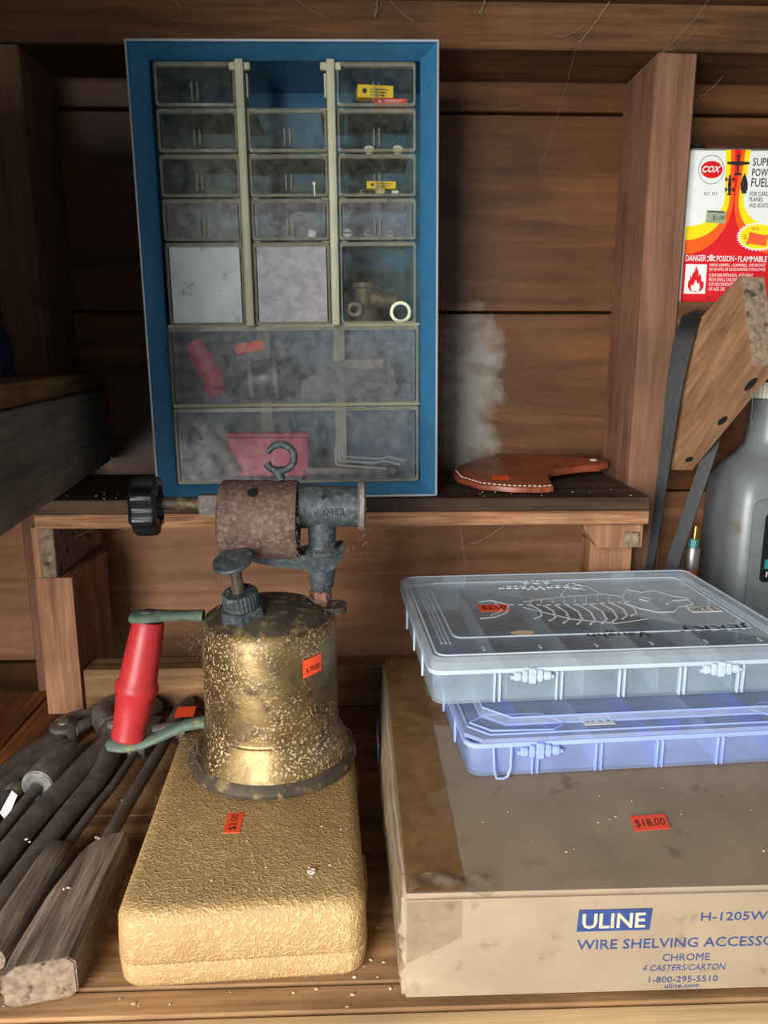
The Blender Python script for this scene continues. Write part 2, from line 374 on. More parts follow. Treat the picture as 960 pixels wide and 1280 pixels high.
# bench
bn = thing('workbench', 'plank workbench along the shed wall carrying all the goods', 'bench', (0, 0.33, -0.03))
B().box(-0.255, 0.95, 0.5055, 0.7195, -0.024, 0.0, 0.001, 1).build('bench_plank', 'bench_dark', bn, world=True)
B().box(-0.75, 0.95, 0.350, 0.504, -0.024, 0.0, 0.001, 1).build('bench_plank', 'bench', bn, world=True)
B().box(-0.75, 0.95, 0.3325, 0.3490, -0.024, -0.0005, 0.001, 1).build('bench_plank', 'bench', bn, world=True)
B().box(-0.75, -0.3045, 0.5055, 0.7195, -0.024, -0.0005, 0.001, 1).build('bench_plank', 'bench_rust', bn, world=True)
B().box(-0.303, -0.2565, 0.5055, 0.7195, -0.024, 0.0, 0.001, 1).build('bench_plank', 'bench_rust', bn, world=True)
B().box(-0.75, 0.95, 0.312, 0.3315, -0.060, -0.0015, 0.0015, 2).build('front_strip', 'strip', bn, world=True)

# shelf on the wall with its posts and cleats
sh = thing('plywood_shelf', 'thick plywood shelf on posts under the blue drawer cabinet', 'shelf', (0, 0.67, 0.0))
B().box(-0.2805, 0.2595, 0.661, 0.8022, 0.1905, 0.2025, 0.0008, 1).build('upper_board', 'ply_dark', sh, world=True)
B().box(-0.2805, 0.2595, 0.6595, 0.8022, 0.1775, 0.1903, 0.0012, 1).build('lower_board', 'ply', sh, world=True)
B().prism([(-.2875, .668), (-.2555, .668), (-.2555, .764), (-.2805, .764), (-.2805, .7195), (-.2875, .7195)], Matrix.Translation((0, 0, 0.0)), 0.131).build('post', 'post', sh, world=True, bev=0.0008)
B().box(-0.2875, -0.2815, 0.668, 0.7195, 0.131, 0.1773, 0.0005, 1).build('post_tongue', 'post', sh, world=True)
B().box(-0.2813, -0.2675, 0.666, 0.79, 0.1318, 0.1773, 0.0010, 1).build('cleat', 'endgrain', sh, world=True)
B().box(0.218, 0.2575, 0.6905, 0.7195, 0.0, 0.154, 0.0008, 1).build('post', 'post', sh, world=True)
fr = frame((0, 0.694, 0), (1, 0, 0), (0, 0, 1))
B().prism([(.2037, .1773), (.2037, .172), (.217, .1545), (.2575, .1545), (.2575, .1773)], fr, 0.026).build('bracket', 'post', sh, world=True, bev=0.0006)
B().box(0.2404, 0.2538, 0.665, 0.668, 0.1553, 0.1690, 0.0008, 1).build('cleat', 'endgrain', sh, world=True)

# left arm shelf, running towards the viewer at a slight angle
an = R(6.0)
la = thing('side_shelf', 'side shelf plank on a weathered grey board at left', 'shelf', (-0.252, 0.79, 0.2187), (0, 0, an))
B().box(-0.016, 0.0, -0.66, 0.0, 0.0, 0.0735, 0.001, 1).build('apron_board', 'grey_board', la)
B().box(-0.22, -0.004, -0.66, -0.002, 0.0738, 0.0905, 0.0012, 1).build('shelf_plank', 'plank', la)
for (y, z) in ((-0.018, 0.052), (-0.017, 0.03), (-0.05, 0.040)):
    B().lathe([(0, 0), (0.0016, 0), (0.0012, 0.0006), (0, 0.0006)], (0.0, y, z), (1, 0, 0), 8).build('nail_head', 'iron', la)
sb = thing('shade_carton', 'plain cardboard carton added out of view on the left side shelf to shade the bay', 'carton', (-0.252, 0.79, 0.3096), (0, 0, an))  # carton added out of view to block light and darken the left bay
B().box(-.205, -.032, -.62, -.36, 0, .26, .002, 1).build('carton_body', 'card', sb)
for x0_, x1_ in ((-.203, -.1195), (-.1175, -.034)): B().box(x0_, x1_, -.618, -.362, .2602, .2625, .0006, 1).build('carton_flap', 'card', sb)
q = B(); q.rings([at(rrect(-.036, 0, -.022, .022, .008), z) for z in (0, .031)] + [at(rrect(-.034, -.002, -.02, .02, .008), .034)])
t = thing('navy_tin', 'dark navy tin at the left edge, standing on the side shelf', 'tin', (-0.263, 0.60, 0.3096), (0, 0, an))
q.build('tin_body', 'navy', t); B().rings([at(rrect(-.033, -.003, -.019, .019, .008), z) for z in (.0342, .038)]).build('tin_lid', 'navy', t)

# ------------------------------------------------------------------ blue drawer cabinet
W, H, D = 0.244, 0.364, 0.125
cb = thing('drawer_cabinet', 'blue steel small-parts cabinet with clear plastic drawers on the shelf', 'cabinet', (-0.0525, 0.667, 0.2030), (0, R(-0.55), 0))
hw = W / 2; ix = 0.0125; iz0, iz1 = 0.0098, 0.355; fy = 0.020
# outer shell
q = B()
for (x0, x1, z0, z1) in ((-hw, -hw + .0012, 0, H), (hw - .0012, hw, 0, H), (-hw, hw, 0, .0012), (-hw, hw, H - .0012, H)):
    q.box(x0, x1, 0.0008, D, z0, z1)
q.build('steel_shell', 'blue', cb, False)
B().box(-hw + .0013, hw - .0013, D - .0015, D, .0013, H - .0013).build('back_panel', 'blue', cb, False)
# mitred front flanges, sloping inwards, each its own piece
xo, xi, zo0, zi0, zo1, zi1 = hw, hw - ix, 0.0, iz0, H, iz1 + 0.001
def flange(a, b, cc, d):
    q = B(); th = Vector((0, 0.0012, 0))
    P = [Vector(a), Vector(b), Vector(cc), Vector(d)]
    q.rings([P, [p + th for p in P]]); return q.build('front_flange', 'blue', cb, False, bev=0.0003)
flange((-xo, 0, zo1), (xo, 0, zo1), (xi, fy, zi1), (-xi, fy, zi1))
flange((-xo, 0, zo0), (-xo, 0, zo1), (-xi, fy, zi1), (-xi, fy, zi0))
flange((xo, 0, zo1), (xo, 0, zo0), (xi, fy, zi0), (xi, fy, zi1))
flange((xo, 0, zo0), (-xo, 0, zo0), (-xi, fy, zi0), (xi, fy, zi0))
q = B()
for a, b in (((-xo, 0, 0), (-xo, 0, H)), ((-xo, 0, H), (xo, 0, H)), ((xo, 0, H), (xo, 0, 0)), ((xo, 0, 0), (-xo, 0, 0))): q.tube([a, b], 0.0009, 6)
q.build('bright_edge', 'chrome', cb)['label'] = 'bright metal strip along the edge of the blue front'  # thin pale strip tracing the outer edges of the front flanges
u = (iz1 - iz0) / 10.0; iw = 2 * xi; cw = iw / 3
# ivory rails between the columns
zr = iz0 + 4 * u
for k in (1, 2):
    x = -xi + k * cw
    r = B().box(x - .0035, x + .0035, .0095, .0155, zr - .001, iz1 - .0005, .0015, 2).build('rail', 'rail', cb)
    B().box(x - .0012, x + .0012, .0155, .050, zr, iz1 - .002).build('rail_web', 'rail', r, False)
    B().box(x - .0085, x + .0085, .013, .0165, iz1 - .008, iz1 - .002, .0008, 1).build('rail_cap', 'rail', r)
    sgn = 1 if k == 1 else -1
    B().prism([(0, 0), (.013, 0), (.013, -.012), (.004, -.018), (0, -.018)], frame((x + sgn * .004, .018, iz1 - .009), (0, 1, 0), (0, 0, 1)), .0016 * sgn).build('rail_wing', 'rail', r, False)
    for j in range(1, 6):
        if j == 5: continue
        z = iz1 - j * u
        B().box(x - .010, x + .010, .022, .100, z - .0007, z + .0003).build('drawer_runner', 'rail', r, False)
for k in (1, 2):
    x = -xi + k * cw
    B().box(x - .0055, x + .0055, .104, .108, iz0, zr - .0015).build('rear_rail', 'rail', cb, False)
# tie bars across the wide drawers
for z in (iz0 + 4 * u, iz0 + 2 * u):
    B().box(-xi + .0005, xi - .0005, .024, .028, z - .0012, z + .0012).build('cross_bar', 'rail', cb, False)

def drawer_meshes(w, h, d=0.094):
    hw2 = w / 2; t = 0.0012
    q = B()
    q.box(-hw2 + .003, hw2 - .003, 0.002, .002 + t, .002, h - .003)          # front pane
    for sgn in (-1, 1):                                                      # sides
        x = sgn * (hw2 - .003); q.box(min(x, x - sgn * t), max(x, x - sgn * t), .0035, d, .002, h * .86)
    q.box(-hw2 + .004, hw2 - .004, .0035, d, .0015, .0015 + t)
    q.box(-hw2 + .004, hw2 - .004, d - t, d, .003, h * .80)
    body = q
    q = B()
    o = rrect(-hw2, hw2, 0, h, .0022, 3); i = rrect(-hw2 + .0020, hw2 - .0020, .002, h - .0034, .0016, 3)
    q.rings([[(x, 0.0005, z) for x, z in o], [(x, 0.0045, z) for x, z in o], [(x, 0.0045, z) for x, z in i], [(x, 0.0, z) for x, z in i]], closed=True)
    rim = q
    q = B()
    for sgn in (-1, 1): q.box(sgn * .0022 - .0007, sgn * .0022 + .0007, -.0026, .0022, .004, h * .52 if h < .04 else h * .3, .0004, 1)
    return body, rim, q
protos = {}
def add_drawer(w, h, x, z, mat='drawer', rim='drawer_rim', pull=True, dy=0.0, rz=0.0):
    key = (round(w, 4), round(h, 4))
    if key not in protos:
        b, r, p = drawer_meshes(w, h); out = []
        for qq, nm in ((b, 'drawer'), (r, 'drawer_rim'), (p, 'drawer_pull')):
            bmesh.ops.recalc_face_normals(qq.bm, faces=qq.bm.faces[:]); me = bpy.data.meshes.new(nm); qq.bm.to_mesh(me); qq.bm.free(); me.materials.append(None); out.append(me)
        protos[key] = out
    b, r, p = protos[key]
    o = link('drawer', b, cb); o.location = (x, 0.0145 + dy, z); o.rotation_euler = (0, 0, rz)
    rr = link('drawer_rim', r, o); objs = [(o, mat), (rr, rim)]
    if pull: pp = link('drawer_pull', p, o); objs.append((pp, 'tackle_rib' if False else rim))
    for ob, m in objs:
        ob.material_slots[0].link = 'OBJECT'; ob.material_slots[0].material = MAT(m)
    return o
DR = {}
for col in range(3):
    x = -xi + (col + .5) * cw
    for row in range(4):
        if col == 1 and row == 0: continue
        DR[(row, col)] = add_drawer(cw - .0085, u - .0018, x, iz1 - (row + 1) * u + .0004, 'drawer' if (row < 3) else 'drawer_haze')
    DR[(4, col)] = add_drawer(cw - .0085, 2 * u - .002, x, iz1 - 6 * u + .0006, ['drawer_chalky', 'drawer_white', 'drawer'][col], pull=False)
DR[(5, 0)] = add_drawer(iw - .004, 2 * u - .002, .0, iz0 + 2 * u + .0006, 'drawer_haze', pull=False)
DR[(6, 0)] = add_drawer(iw - .004, 2 * u - .002, .0, iz0 + .0006, 'drawer_haze', pull=False)

# things inside the drawers: helper gives the world frame of a drawer's floor
def inside(row, col, dx, dy, dz=0.0028):
    o = DR[(row, col)]; return WM[cb.name] @ (Vector(o.location) + Vector((dx, dy, dz)))
def carton(name, label, cat, p, w, d, h, mat, txt, rot=0.0, rx=0.0, grp=None, tm='ink'):
    t = thing(name, label, cat, p, (rx, 0, rot), grp)
    B().box(-w / 2, w / 2, 0, d, 0, h, .0006, 1).build('carton_body', mat, t)
    for k in range(3 if h > .006 else 2):
        B().box(-w * .16, w * (.36 - .06 * k), -.00025, 0, h * (.62 - .22 * k), h * (.68 - .22 * k)).build('printed_line', tm, t, False)
    B().prism(ell(-w * .31, h * .5, h * .2, h * .2, 14), frame((0, -.0001, 0), (1, 0, 0), (0, 0, 1)), .0002).build('printed_mark', tm, t, False)
    return t
carton('small_carton', 'small yellow carton in the top right drawer', 'carton', inside(0, 2, .000, .010, .0088), .030, .012, .0100, 'yellow', 'LAMPS', R(6))
carton('small_carton', 'small red carton lying below the yellow one, top right drawer', 'carton', inside(0, 2, .012, .008), .028, .016, .0056, 'red_card', 'REPAIR KIT', R(-2), tm='white_paper')
carton('small_carton', 'narrow yellow carton in the third drawer down on the right', 'carton', inside(2, 2, .004, .010, .0075), .025, .010, .0062, 'yellow', 'FUSES', R(2))
t = tag(B().box(-.004, .004, 0, .006, 0, .0058, .001, 1).build('plastic_bushing', 'cream'), 'cream bushing under the narrow yellow carton', 'bushing'); t.location = inside(2, 2, .003, .008)
t = tag(B().box(-.003, .003, 0, .006, 0, .003, .0006, 1).build('white_clip', 'white_paper'), 'small white clip beside the cream bushing', 'clip'); t.location = inside(2, 2, .0155, .007)
def washer(name, label, p, r, ri, th, mat, ax, cat='washer', grp=None):
    o = B().lathe([(ri, 0), (r, 0), (r, th), (ri, th)], (0, 0, 0), ax, 24, closed=True).build(name, mat); o.location = p; return tag(o, label, cat, grp)
washer('round_disc', 'large pale disc standing in the fourth drawer of the middle column', inside(3, 1, .008, .012, .0135), .0112, .001, .0015, 'grey_plastic', (0, -1, .25))
t = tag(B().box(-.0032, .0032, 0, .006, 0, .0062, .0008, 1).build('white_cube', 'white_paper'), 'small white plastic cube beside the pale disc', 'cube'); t.location = inside(3, 1, .0175, .007); t.rotation_euler = (0, R(12), R(15))
def screw(label, p, ax, r=.004, ln=.016, mat='chrome'):
    t = thing('slotted_screw', label, 'screw', p, (0, 0, 0))
    q_ = Vector(ax).to_track_quat('Z', 'Y'); t.rotation_euler = q_.to_euler()
    B().lathe([(0, -ln), (r * .45, -ln), (r * .5, -.001), (r, -.001), (r, .0012), (r * .8, .002), (0, .0022)], n=16).build('shank', mat, t)
    B().box(-r * .8, r * .8, -r * .16, r * .16, .0018, .0025).build('slot', 'ink', t, False); return t
screw('bright slotted screw at the left of the fourth right-hand drawer', inside(3, 2, -.0255, .007, .0058), (.1, -1, .15))
screw('dull slotted screw lying in the fourth right-hand drawer', inside(3, 2, -.008, .012, .006), (.3, -1, .3), .0035, .014, 'iron_lt')
screw('dull slotted screw at the right in the fourth right-hand drawer', inside(3, 2, .012, .014, .006), (-.3, -1, .2), .0035, .014, 'iron_lt')
for i, dx in enumerate((-.006, .018)):
    washer('white_washer', ['round white washer at the middle of the second right-hand drawer', 'round white washer at the right of the second right-hand drawer'][i], inside(1, 2, dx, .012, .0032), .0042, .0012, .002, 'white_paper', (0, -.8, .6), grp='washers in the second right-hand drawer')
o = washer('hose_coupling', 'bright steel ring coupling in the tall right-hand drawer', inside(4, 2, .0195, .010, .0098), .0092, .0066, .012, 'chrome', (0.05, 1, .05), 'coupling')
washer('flat_washer', 'dull ring at the left of the tall right-hand drawer', inside(4, 2, -.0205, .014, .012), .0065, .0036, .002, 'iron_lt', (0, -1, .3))
t = thing('dark_valve', 'dark machine part lying in the tall right-hand drawer', 'valve', inside(4, 2, -.004, .035, .001))
B().lathe([(0, 0), (.013, 0), (.013, .012), (.008, .016), (.008, .030), (.011, .031), (.011, .035), (0, .035)], (-.008, 0, 0), (0, 0, 1), 20).build('valve_body', 'iron', t)
B().tube([(-.008, 0, .022), (.02, .002, .020)], [.006, .0075], 12).build('valve_arm', 'iron', t)
for i, (row, col, dx, lab) in enumerate(((2, 1, .0205, 'pale bolt standing in the third drawer of the middle column'), (2, 2, -.012, 'dull bolt in the third drawer down on the right'), (1, 0, -.018, 'dull bolt in the second drawer down on the left'))):
    screw(lab, inside(row, col, dx, .012, .012 if i == 0 else .005), (0, -.15, 1) if i == 0 else (.8, -1, .2), .0026, .010, 'chrome' if i == 0 else 'iron_lt')
# wide drawers
t = thing('adjustable_clamp', 'black clamp-like tool in the upper wide drawer', 'tool', inside(5, 0, .045, .025, .0035))
B().prism([(-.042, 0), (.042, 0), (.045, .012), (.036, .040), (.016, .042), (-.004, .034), (-.018, .034), (-.03, .022), (-.042, .016)], frame((0, .016, 0), (1, 0, 0), (0, 0, 1)), .016).build('tool_body', 'black', t, bev=.002)
B().box(-.002, .033, -.0008, .003, .026, .036, .001, 1).build('tool_jaw', 'iron', t)
t = thing('motor_housing', 'dark cylindrical housing in the middle of the upper wide drawer', 'housing', inside(5, 0, -.030, .04, .0215))
B().lathe([(0, -.03), (.014, -.03), (.0185, -.024), (.0185, .024), (.014, .03), (0, .03)], axis=(1, 0, .06), n=28).build('housing_body', 'black', t)
for dx in (-.012, .010): B().lathe([(.0186, -.002), (.0195, -.002), (.0195, .002), (.0186, .002)], (dx, 0, dx * .06), (1, 0, .06), 28).build('housing_band', 'iron_lt', t)
t = tag(B().tube([(-.010, 0, .050), (-.002, .002, .034), (.006, .004, .018), (.008, .006, .002)], [.008, .0105, .011, .009], 12).build('curved_pink_tool', 'pink'), 'pinkish curved tool at the left of the upper wide drawer', 'tool'); t.location = inside(5, 0, -.082, .022, .006)
t = tag(B().box(-.012, .014, 0, .002, 0, .009, .0006, 1).build('orange_label_card', 'orange'), 'torn orange card near the top of the upper wide drawer', 'card'); t.location = inside(5, 0, -.042, .02, .046); t.rotation_euler = (R(-15), R(-10), 0)
t = thing('pink_box', 'pinkish red plastic box in the bottom wide drawer', 'box', inside(6, 0, -.028, .018))
B().box(-.038, .036, 0, .022, 0, .036, .003, 2).build('box_body', 'pink', t); B().box(-.039, .037, -.0005, .0225, .036, .040, .0015, 1).build('box_lid', 'pink', t)
t = tag(B().box(-.0095, .0095, 0, .016, 0, .036, .003, 2).build('green_block', 'darkgreen'), 'dark green block at the left of the bottom drawer', 'block'); t.location = inside(6, 0, -.088, .012); t.rotation_euler = (0, R(6), 0)
t = tag(B().tube([(-.03, 0, .052), (-.012, .002, .026), (.004, .004, .002)], [.006, .0065, .005], 10).build('dark_lever', 'iron'), 'dark lever leaning inside the bottom drawer at left', 'lever'); t.location = inside(6, 0, -.060, .012, .004)
for i, (z, y, ln, lab) in enumerate(((.0150, .0095, .046, 'lowest and shortest bright hex key in the bottom drawer'), (.0185, .0115, .056, 'middle bright hex key in the bottom drawer'), (.0220, .0135, .058, 'topmost bright hex key in the bottom drawer'))):
    k = B(); x0 = -.003 + .003 * i
    k.tube([(x0, 0, .016), (x0, 0, .003), (x0 + .001, 0, .0008), (x0 + .003, 0, 0), (x0 + ln * .6, .002, -.0025), (x0 + ln * .72, .002, -.0005 if i else -.003), (x0 + ln, .002, -.004)], .0011, 6)
    o = tag(k.build('hex_key', 'chrome'), lab, 'hex key', 'hex keys in the bottom drawer'); o.location = inside(6, 0, .036, y, z - .001)
o = tag(B().box(-.045, .045, 0, .03, 0, .008, .003, 2).build('dark_pad', 'iron'), 'dark flat pad under the hex keys in the bottom drawer', 'pad'); o.location = inside(6, 0, .045, .018)

# ------------------------------------------------------------------ leather sheath on the shelf
pts = [(.0918, .735), (.0945, .712), (.112, .690), (.139, .679), (.1668, .675), (.1775, .680), (.1790, .700), (.1823, .722), (.192, .736), (.2231, .748), (.2420, .752), (.2525, .760), (.2545, .770), (.2500, .780), (.2380, .786), (.218, .784), (.1694, .795), (.1426, .790), (.118, .772), (.102, .755)]
def tilt(x, y): return .2030 + max(0, (y - .685)) * .125
t = thing('leather_sheath', 'brown stitched leather axe sheath lying on the shelf', 'sheath', (0.15, .73, .2028))
top = [(x, y, tilt(x, y) + .0062) for x, y in pts]; bot = [(x, y, tilt(x, y)) for x, y in pts]
cen = Vector((.165, .735, 0))
def shrink(P, k, dz): return [(cen.x + (x - cen.x) * k, cen.y + (y - cen.y) * k, z + dz) for x, y, z in P]
B().rings([shrink(bot, .97, 0), shrink(bot, 1.0, .001), shrink(top, 1.0, -.001), shrink(top, .975, 0)]).build('leather_body', 'leather', t, world=True)
q = B()
edge = [Vector(p) for p in shrink(top, .955, .0004)]
for i in (0, 1, 2, 3, 4):
    a, b = edge[i], edge[i + 1]; n_ = max(2, int((b - a).length / .0042))
    for k in range(n_):
        q.tube([a.lerp(b, (k + .15) / n_), a.lerp(b, (k + .75) / n_)], .00055, 5)
q.build('stitching', 'thread', t, world=True)
B().lathe([(.0, 0), (.004, 0), (.003, .0008), (0, .0008)], (.2405, .770, tilt(0, .77) + .0062), (0, -.12, 1), 14).build('hang_eyelet', 'white_paper', t, world=True)
sticker(t, WM[t.name].inverted() @ frame((.1255, .702, tilt(0, .702) + .0064), (1, .12, .015), (.1, 1, .125)), .016, .012, '')

# ------------------------------------------------------------------ right bay: fuel can, brace, strap, hose, jug
cx0, cz0, cyf = 0.3015, 0.3733, 0.735
cw_, ch_, cd_ = 0.108, 0.1332, 0.052
can = thing('fuel_can', 'rectangular fuel can with red, orange and yellow stripes behind the brace', 'can', (cx0, cyf, cz0))
B().rings([at(rrect(.001, cw_ - .001, .001, cd_ - .001, .0025), 0), at(rrect(0, cw_, 0, cd_, .003), .0012), at(rrect(0, cw_, 0, cd_, .003), ch_ - .0012), at(rrect(.001, cw_ - .001, .001, cd_ - .001, .0025), ch_)]).build('can_body', 'can_white', can)
q = B(); q.rings([at(rrect(.0005, cw_ - .0005, .0005, cd_ - .0005, .0029), ch_ - .0004), at(rrect(-.0003, cw_ + .0003, -.0003, cd_ + .0003, .0032), ch_ + .0010), at(rrect(.0018, cw_ - .0018, .0018, cd_ - .0018, .002), ch_ + .0010)]); q.build('top_seam', 'tin', can)
B().lathe([(0, 0), (.0095, 0), (.0095, .004), (.0085, .0055), (.0085, .0085), (.006, .0095), (0, .0095)], (.016, .026, ch_), n=24).build('screw_cap', 'black', can)
def CU(px, py): return (max(0.0, .0014 + (px - (125 - (py - 100) * 65 / 1065)) * .000126), (1165 - py) * .0001250)
FM = lambda k: frame((0, -.00012 * k, 0), (1, 0, 0), (0, 0, 1))
def stripe(xt, ystart, yend, mat, k):
    L = [CU(xt, 100), CU(xt, ystart)]
    x1, y1 = CU(xt, ystart); y2 = CU(60, yend)[1]; e = .0016
    for i in range(1, 9):
        a = R(90 * i / 8); L.append((e + (x1 - e) * (1 - math.sin(a) ** 1.0) if False else x1 - (x1 - e) * (1 - math.cos(a)), y1 + (y2 - y1) * math.sin(a)))
    mid = CU(465, 100)[0]
    Rr = [(min(2 * mid - x, cw_ - .0016), y) for x, y in L]
    poly = L + [(.0016, .0006), (cw_ - .0016, .0006)] + ([(cw_ - .0016, Rr[-1][1])] if Rr[-1][0] < cw_ - .0017 else []) + Rr[::-1]
    return B().flat(poly, FM(k)).build('printed_stripe', mat, can, False)
stripe(375, 430, 625, 'can_yellow', 1); stripe(412, 430, 722, 'can_orange', 2); stripe(441, 440, 822, 'can_red', 3)
def blob(name, mat, poly, k, parent=can): return B().flat([CU(*p) for p in poly], FM(k)).build(name, mat, parent, False)
q = B(); L1 = [FM(1) @ Vector((*CU(*p), 0)) for p in ell(272, 235, 93, 97)]; q.tube(L1 + [L1[0]], .00022, 5); q.build('logo_ring', 'ink', can)
blob('logo_disc', 'can_red', ell(274, 235, 80, 59), 1)
textw('COX', .0172, .0052, 'white_paper', can, FM(2) @ Matrix.Translation((*CU(204, 252), 0)), shear=.3, bold=.03)
textw('NO. 551', .0118, .0030, 'ink', can, FM(1) @ Matrix.Translation((*CU(222, 410), 0)))
blob('price_tag', 'price_green', [(245, 512), (385, 518), (380, 605), (238, 598)], 4)
textw('$1.09', .0105, .0040, 'ink', can, FM(5) @ Matrix.Translation((*CU(290, 582), 0)))
blob('price_tag_band', 'ink', [(252, 518), (375, 523), (374, 530), (251, 525)], 5)
def mirror(pts, cx): return pts + [(2 * cx - x, y) for x, y in pts[::-1]]
blob('airplane_mark', 'ink', mirror([(466, 128), (461, 136), (448, 138), (448, 146), (460, 148), (459, 176), (384, 182), (384, 196), (458, 206), (462, 252), (437, 264), (436, 272), (466, 272)], 466), 4)
blob('boat_mark', 'ink', mirror([(514, 256), (498, 290), (488, 330), (489, 375), (496, 378), (497, 396), (514, 396)], 514), 4)
q = B()
for poly in ([(402, 268), (412, 268), (420, 330), (415, 410), (398, 410), (394, 330)],):
    q.flat([CU(*p) for p in poly], FM(4))
for yy in (300, 370):
    q.flat([CU(*p) for p in ((378, yy - 3), (436, yy - 3), (436, yy + 4), (378, yy + 4))], FM(4.1))
    for xx in (380, 434): q.flat([CU(*p) for p in ell(xx, yy, 7, 17, 10)], FM(4.2))
q.flat([CU(*p) for p in ((388, 400), (424, 400), (424, 408), (388, 408))], FM(4.1)); q.build('race_car_mark', 'ink', can, False)
for i, (tx, y, capx, w) in enumerate((('SUPER', 205, 52, 165), ('POWER', 277, 52, 170), ('FUEL', 348, 58, 128))):
    textw(tx, w * .000127, capx * .000125, 'ink', can, FM(2) @ Matrix.Translation((*CU(571 - i * 3, y), 0)), bold=.012)
for i, (tx, y, w) in enumerate((('FOR CARS,', 412, 135), ('PLANES,', 450, 104), ('AND BOATS', 492, 140))):
    textw(tx, w * .000127, 30 * .000125, 'ink', can, FM(2) @ Matrix.Translation((*CU(558 - i * 2, y), 0)), bold=.006)
star = []
for i in range(72):
    a = 2 * math.pi * i / 72; k = 1.0 if i % 2 else .88
    star.append((632 + 165 * k * math.cos(a), 695 + 104 * k * math.sin(a)))
blob('starburst_edge', 'white_paper', star, 4); blob('starburst', 'can_yellow', [(632 + (x - 632) * .90, 695 + (y - 695) * .90) for x, y in star], 5)
textw('WITH', .0070, .0032, 'ink', can, FM(6) @ Matrix.Translation((*CU(580, 655), 0)))
textw('SUPER LUBE', .0260, .0045, 'ink', can, FM(6) @ Matrix.Translation((*CU(520, 716), 0)))
textw('&', .0030, .0035, 'ink', can, FM(6) @ Matrix.Translation((*CU(540, 752), 0)))
B().flat([CU(*p) for p in ((562, 662), (700, 690), (690, 762), (552, 742))], FM(8)).build('price_sticker', 'orange', can, False)['label'] = 'orange price sticker on the starburst'
textw('DANGER', 150 * .000127, 42 * .000125, 'white_paper', can, FM(4) @ Matrix.Translation((*CU(96, 868), 0)), bold=.012)
textw('POISON', 128 * .000127, 40 * .000125, 'white_paper', can, FM(4) @ Matrix.Translation((*CU(326, 870), 0)), bold=.012)
textw('FLAMMABLE', 215 * .000127, 40 * .000125, 'white_paper', can, FM(4) @ Matrix.Translation((*CU(486, 872), 0)), bold=.012)
q = B(); q.flat([CU(*p) for p in ell(287, 838, 15, 16, 16)], FM(4)); q.flat([CU(*p) for p in ((279, 850), (296, 850), (294, 868), (281, 868))], FM(4.1))
for sgn in (1, -1): q.flat([CU(287 + sgn * dx, 852 - dy) for dx, dy in ((-32, -14), (-28, -20), (32, 14), (28, 20))], FM(4.2))
for x_ in (470,): q.flat([CU(*p) for p in ell(x_, 852, 5, 5, 8)], FM(4))
q.build('skull_mark', 'white_paper', can, False)
q = B()
for x_ in (280, 294): q.flat([CU(*p) for p in ell(x_, 838, 4, 5, 8)], FM(5))
q.build('skull_eyes', 'can_red', can, False)
for i, (tx, y, w, h_) in enumerate((('VAPOR HARMFUL - FLAMMABLE - EYE IRRITANT', 908, 420, 22), ('MAY BE FATAL OR CAUSE BLINDNESS IF SWALLOWED', 938, 420, 22), ('CONTAINS METHANOL. KEEP AWAY', 980, 330, 24), ('FROM SMALL CHILDREN.', 1012, 230, 24), ('NOT RECOMMENDED FOR', 1046, 230, 24), ('OF AGE. SEE', 1080, 120, 24))):
    textw(tx, w * .000127, h_ * .000125, 'white_paper', can, FM(4) @ Matrix.Translation((*CU(272, y), 0)))
textw('NET', 46 * .000127, 24 * .000125, 'ink', can, FM(4) @ Matrix.Translation((*CU(258, 1142), 0)))
blob('flame_panel', 'white_paper', [(98, 890), (256, 892), (246, 1102), (86, 1102)], 4)
blob('flame_mark', 'can_red', [(178, 905), (194, 945), (196, 975), (208, 958), (216, 985), (214, 1010), (236, 1020), (232, 1056), (214, 1082), (172, 1090), (134, 1082), (114, 1052), (118, 1014), (132, 996), (130, 965), (146, 985), (148, 960), (164, 940)], 5)
blob('flame_core', 'white_paper', [(176, 1002), (188, 1034), (200, 1024), (206, 1060), (196, 1084), (150, 1084), (138, 1064), (142, 1036), (156, 1048), (162, 1026)], 6)

# diagonal brace: 2x4 nailed to the right side of the stud
BR_ = Matrix.Rotation(R(-45), 4, 'X')
L0 = [BR_.inverted() @ Vector(p) for p in ((.2998, .7195, .2174), (.3083, .7195, .3489), (.3189, .655, .390), (.3185, .620, .3176))]
thk = BR_.inverted() @ Vector((.0225, .003, -.001))
L1 = [p + thk for p in L0]
br = B().rings([L0, L1]).build('brace_board', 'brace', None, bev=.0012); br.rotation_euler = (R(-45), 0, 0)
tag(br, 'diagonal wooden brace board in front of the fuel can', 'board')
q = B(); n1 = (L0[2] - L0[3]); qx = (L1[3] - L0[3]); e = frame(L0[3], qx, n1)
if e.col[2].xyz.dot(L0[3] - L0[0]) < 0: e = frame(L1[3], -qx, n1)
q.prism(rrect(.001, qx.length - .001, .001, n1.length - .001, .002), e, .0006); q.build('end_grain', 'endgrain', br)
ue = (L0[3] - L0[0]); e2 = frame(L0[0], ue, thk)
if e2.col[2].xyz.dot(L0[0] - L0[1]) < 0: e2 = frame(L1[0], ue, -thk)
for k_, (u_, v_) in enumerate(((.85, .011), (.52, .010), (.12, .012))):
    B().prism(ell(ue.length * u_, v_, .008 - .002 * k_, .0035, 16), e2, .0004).build('knot', 'ink', br)

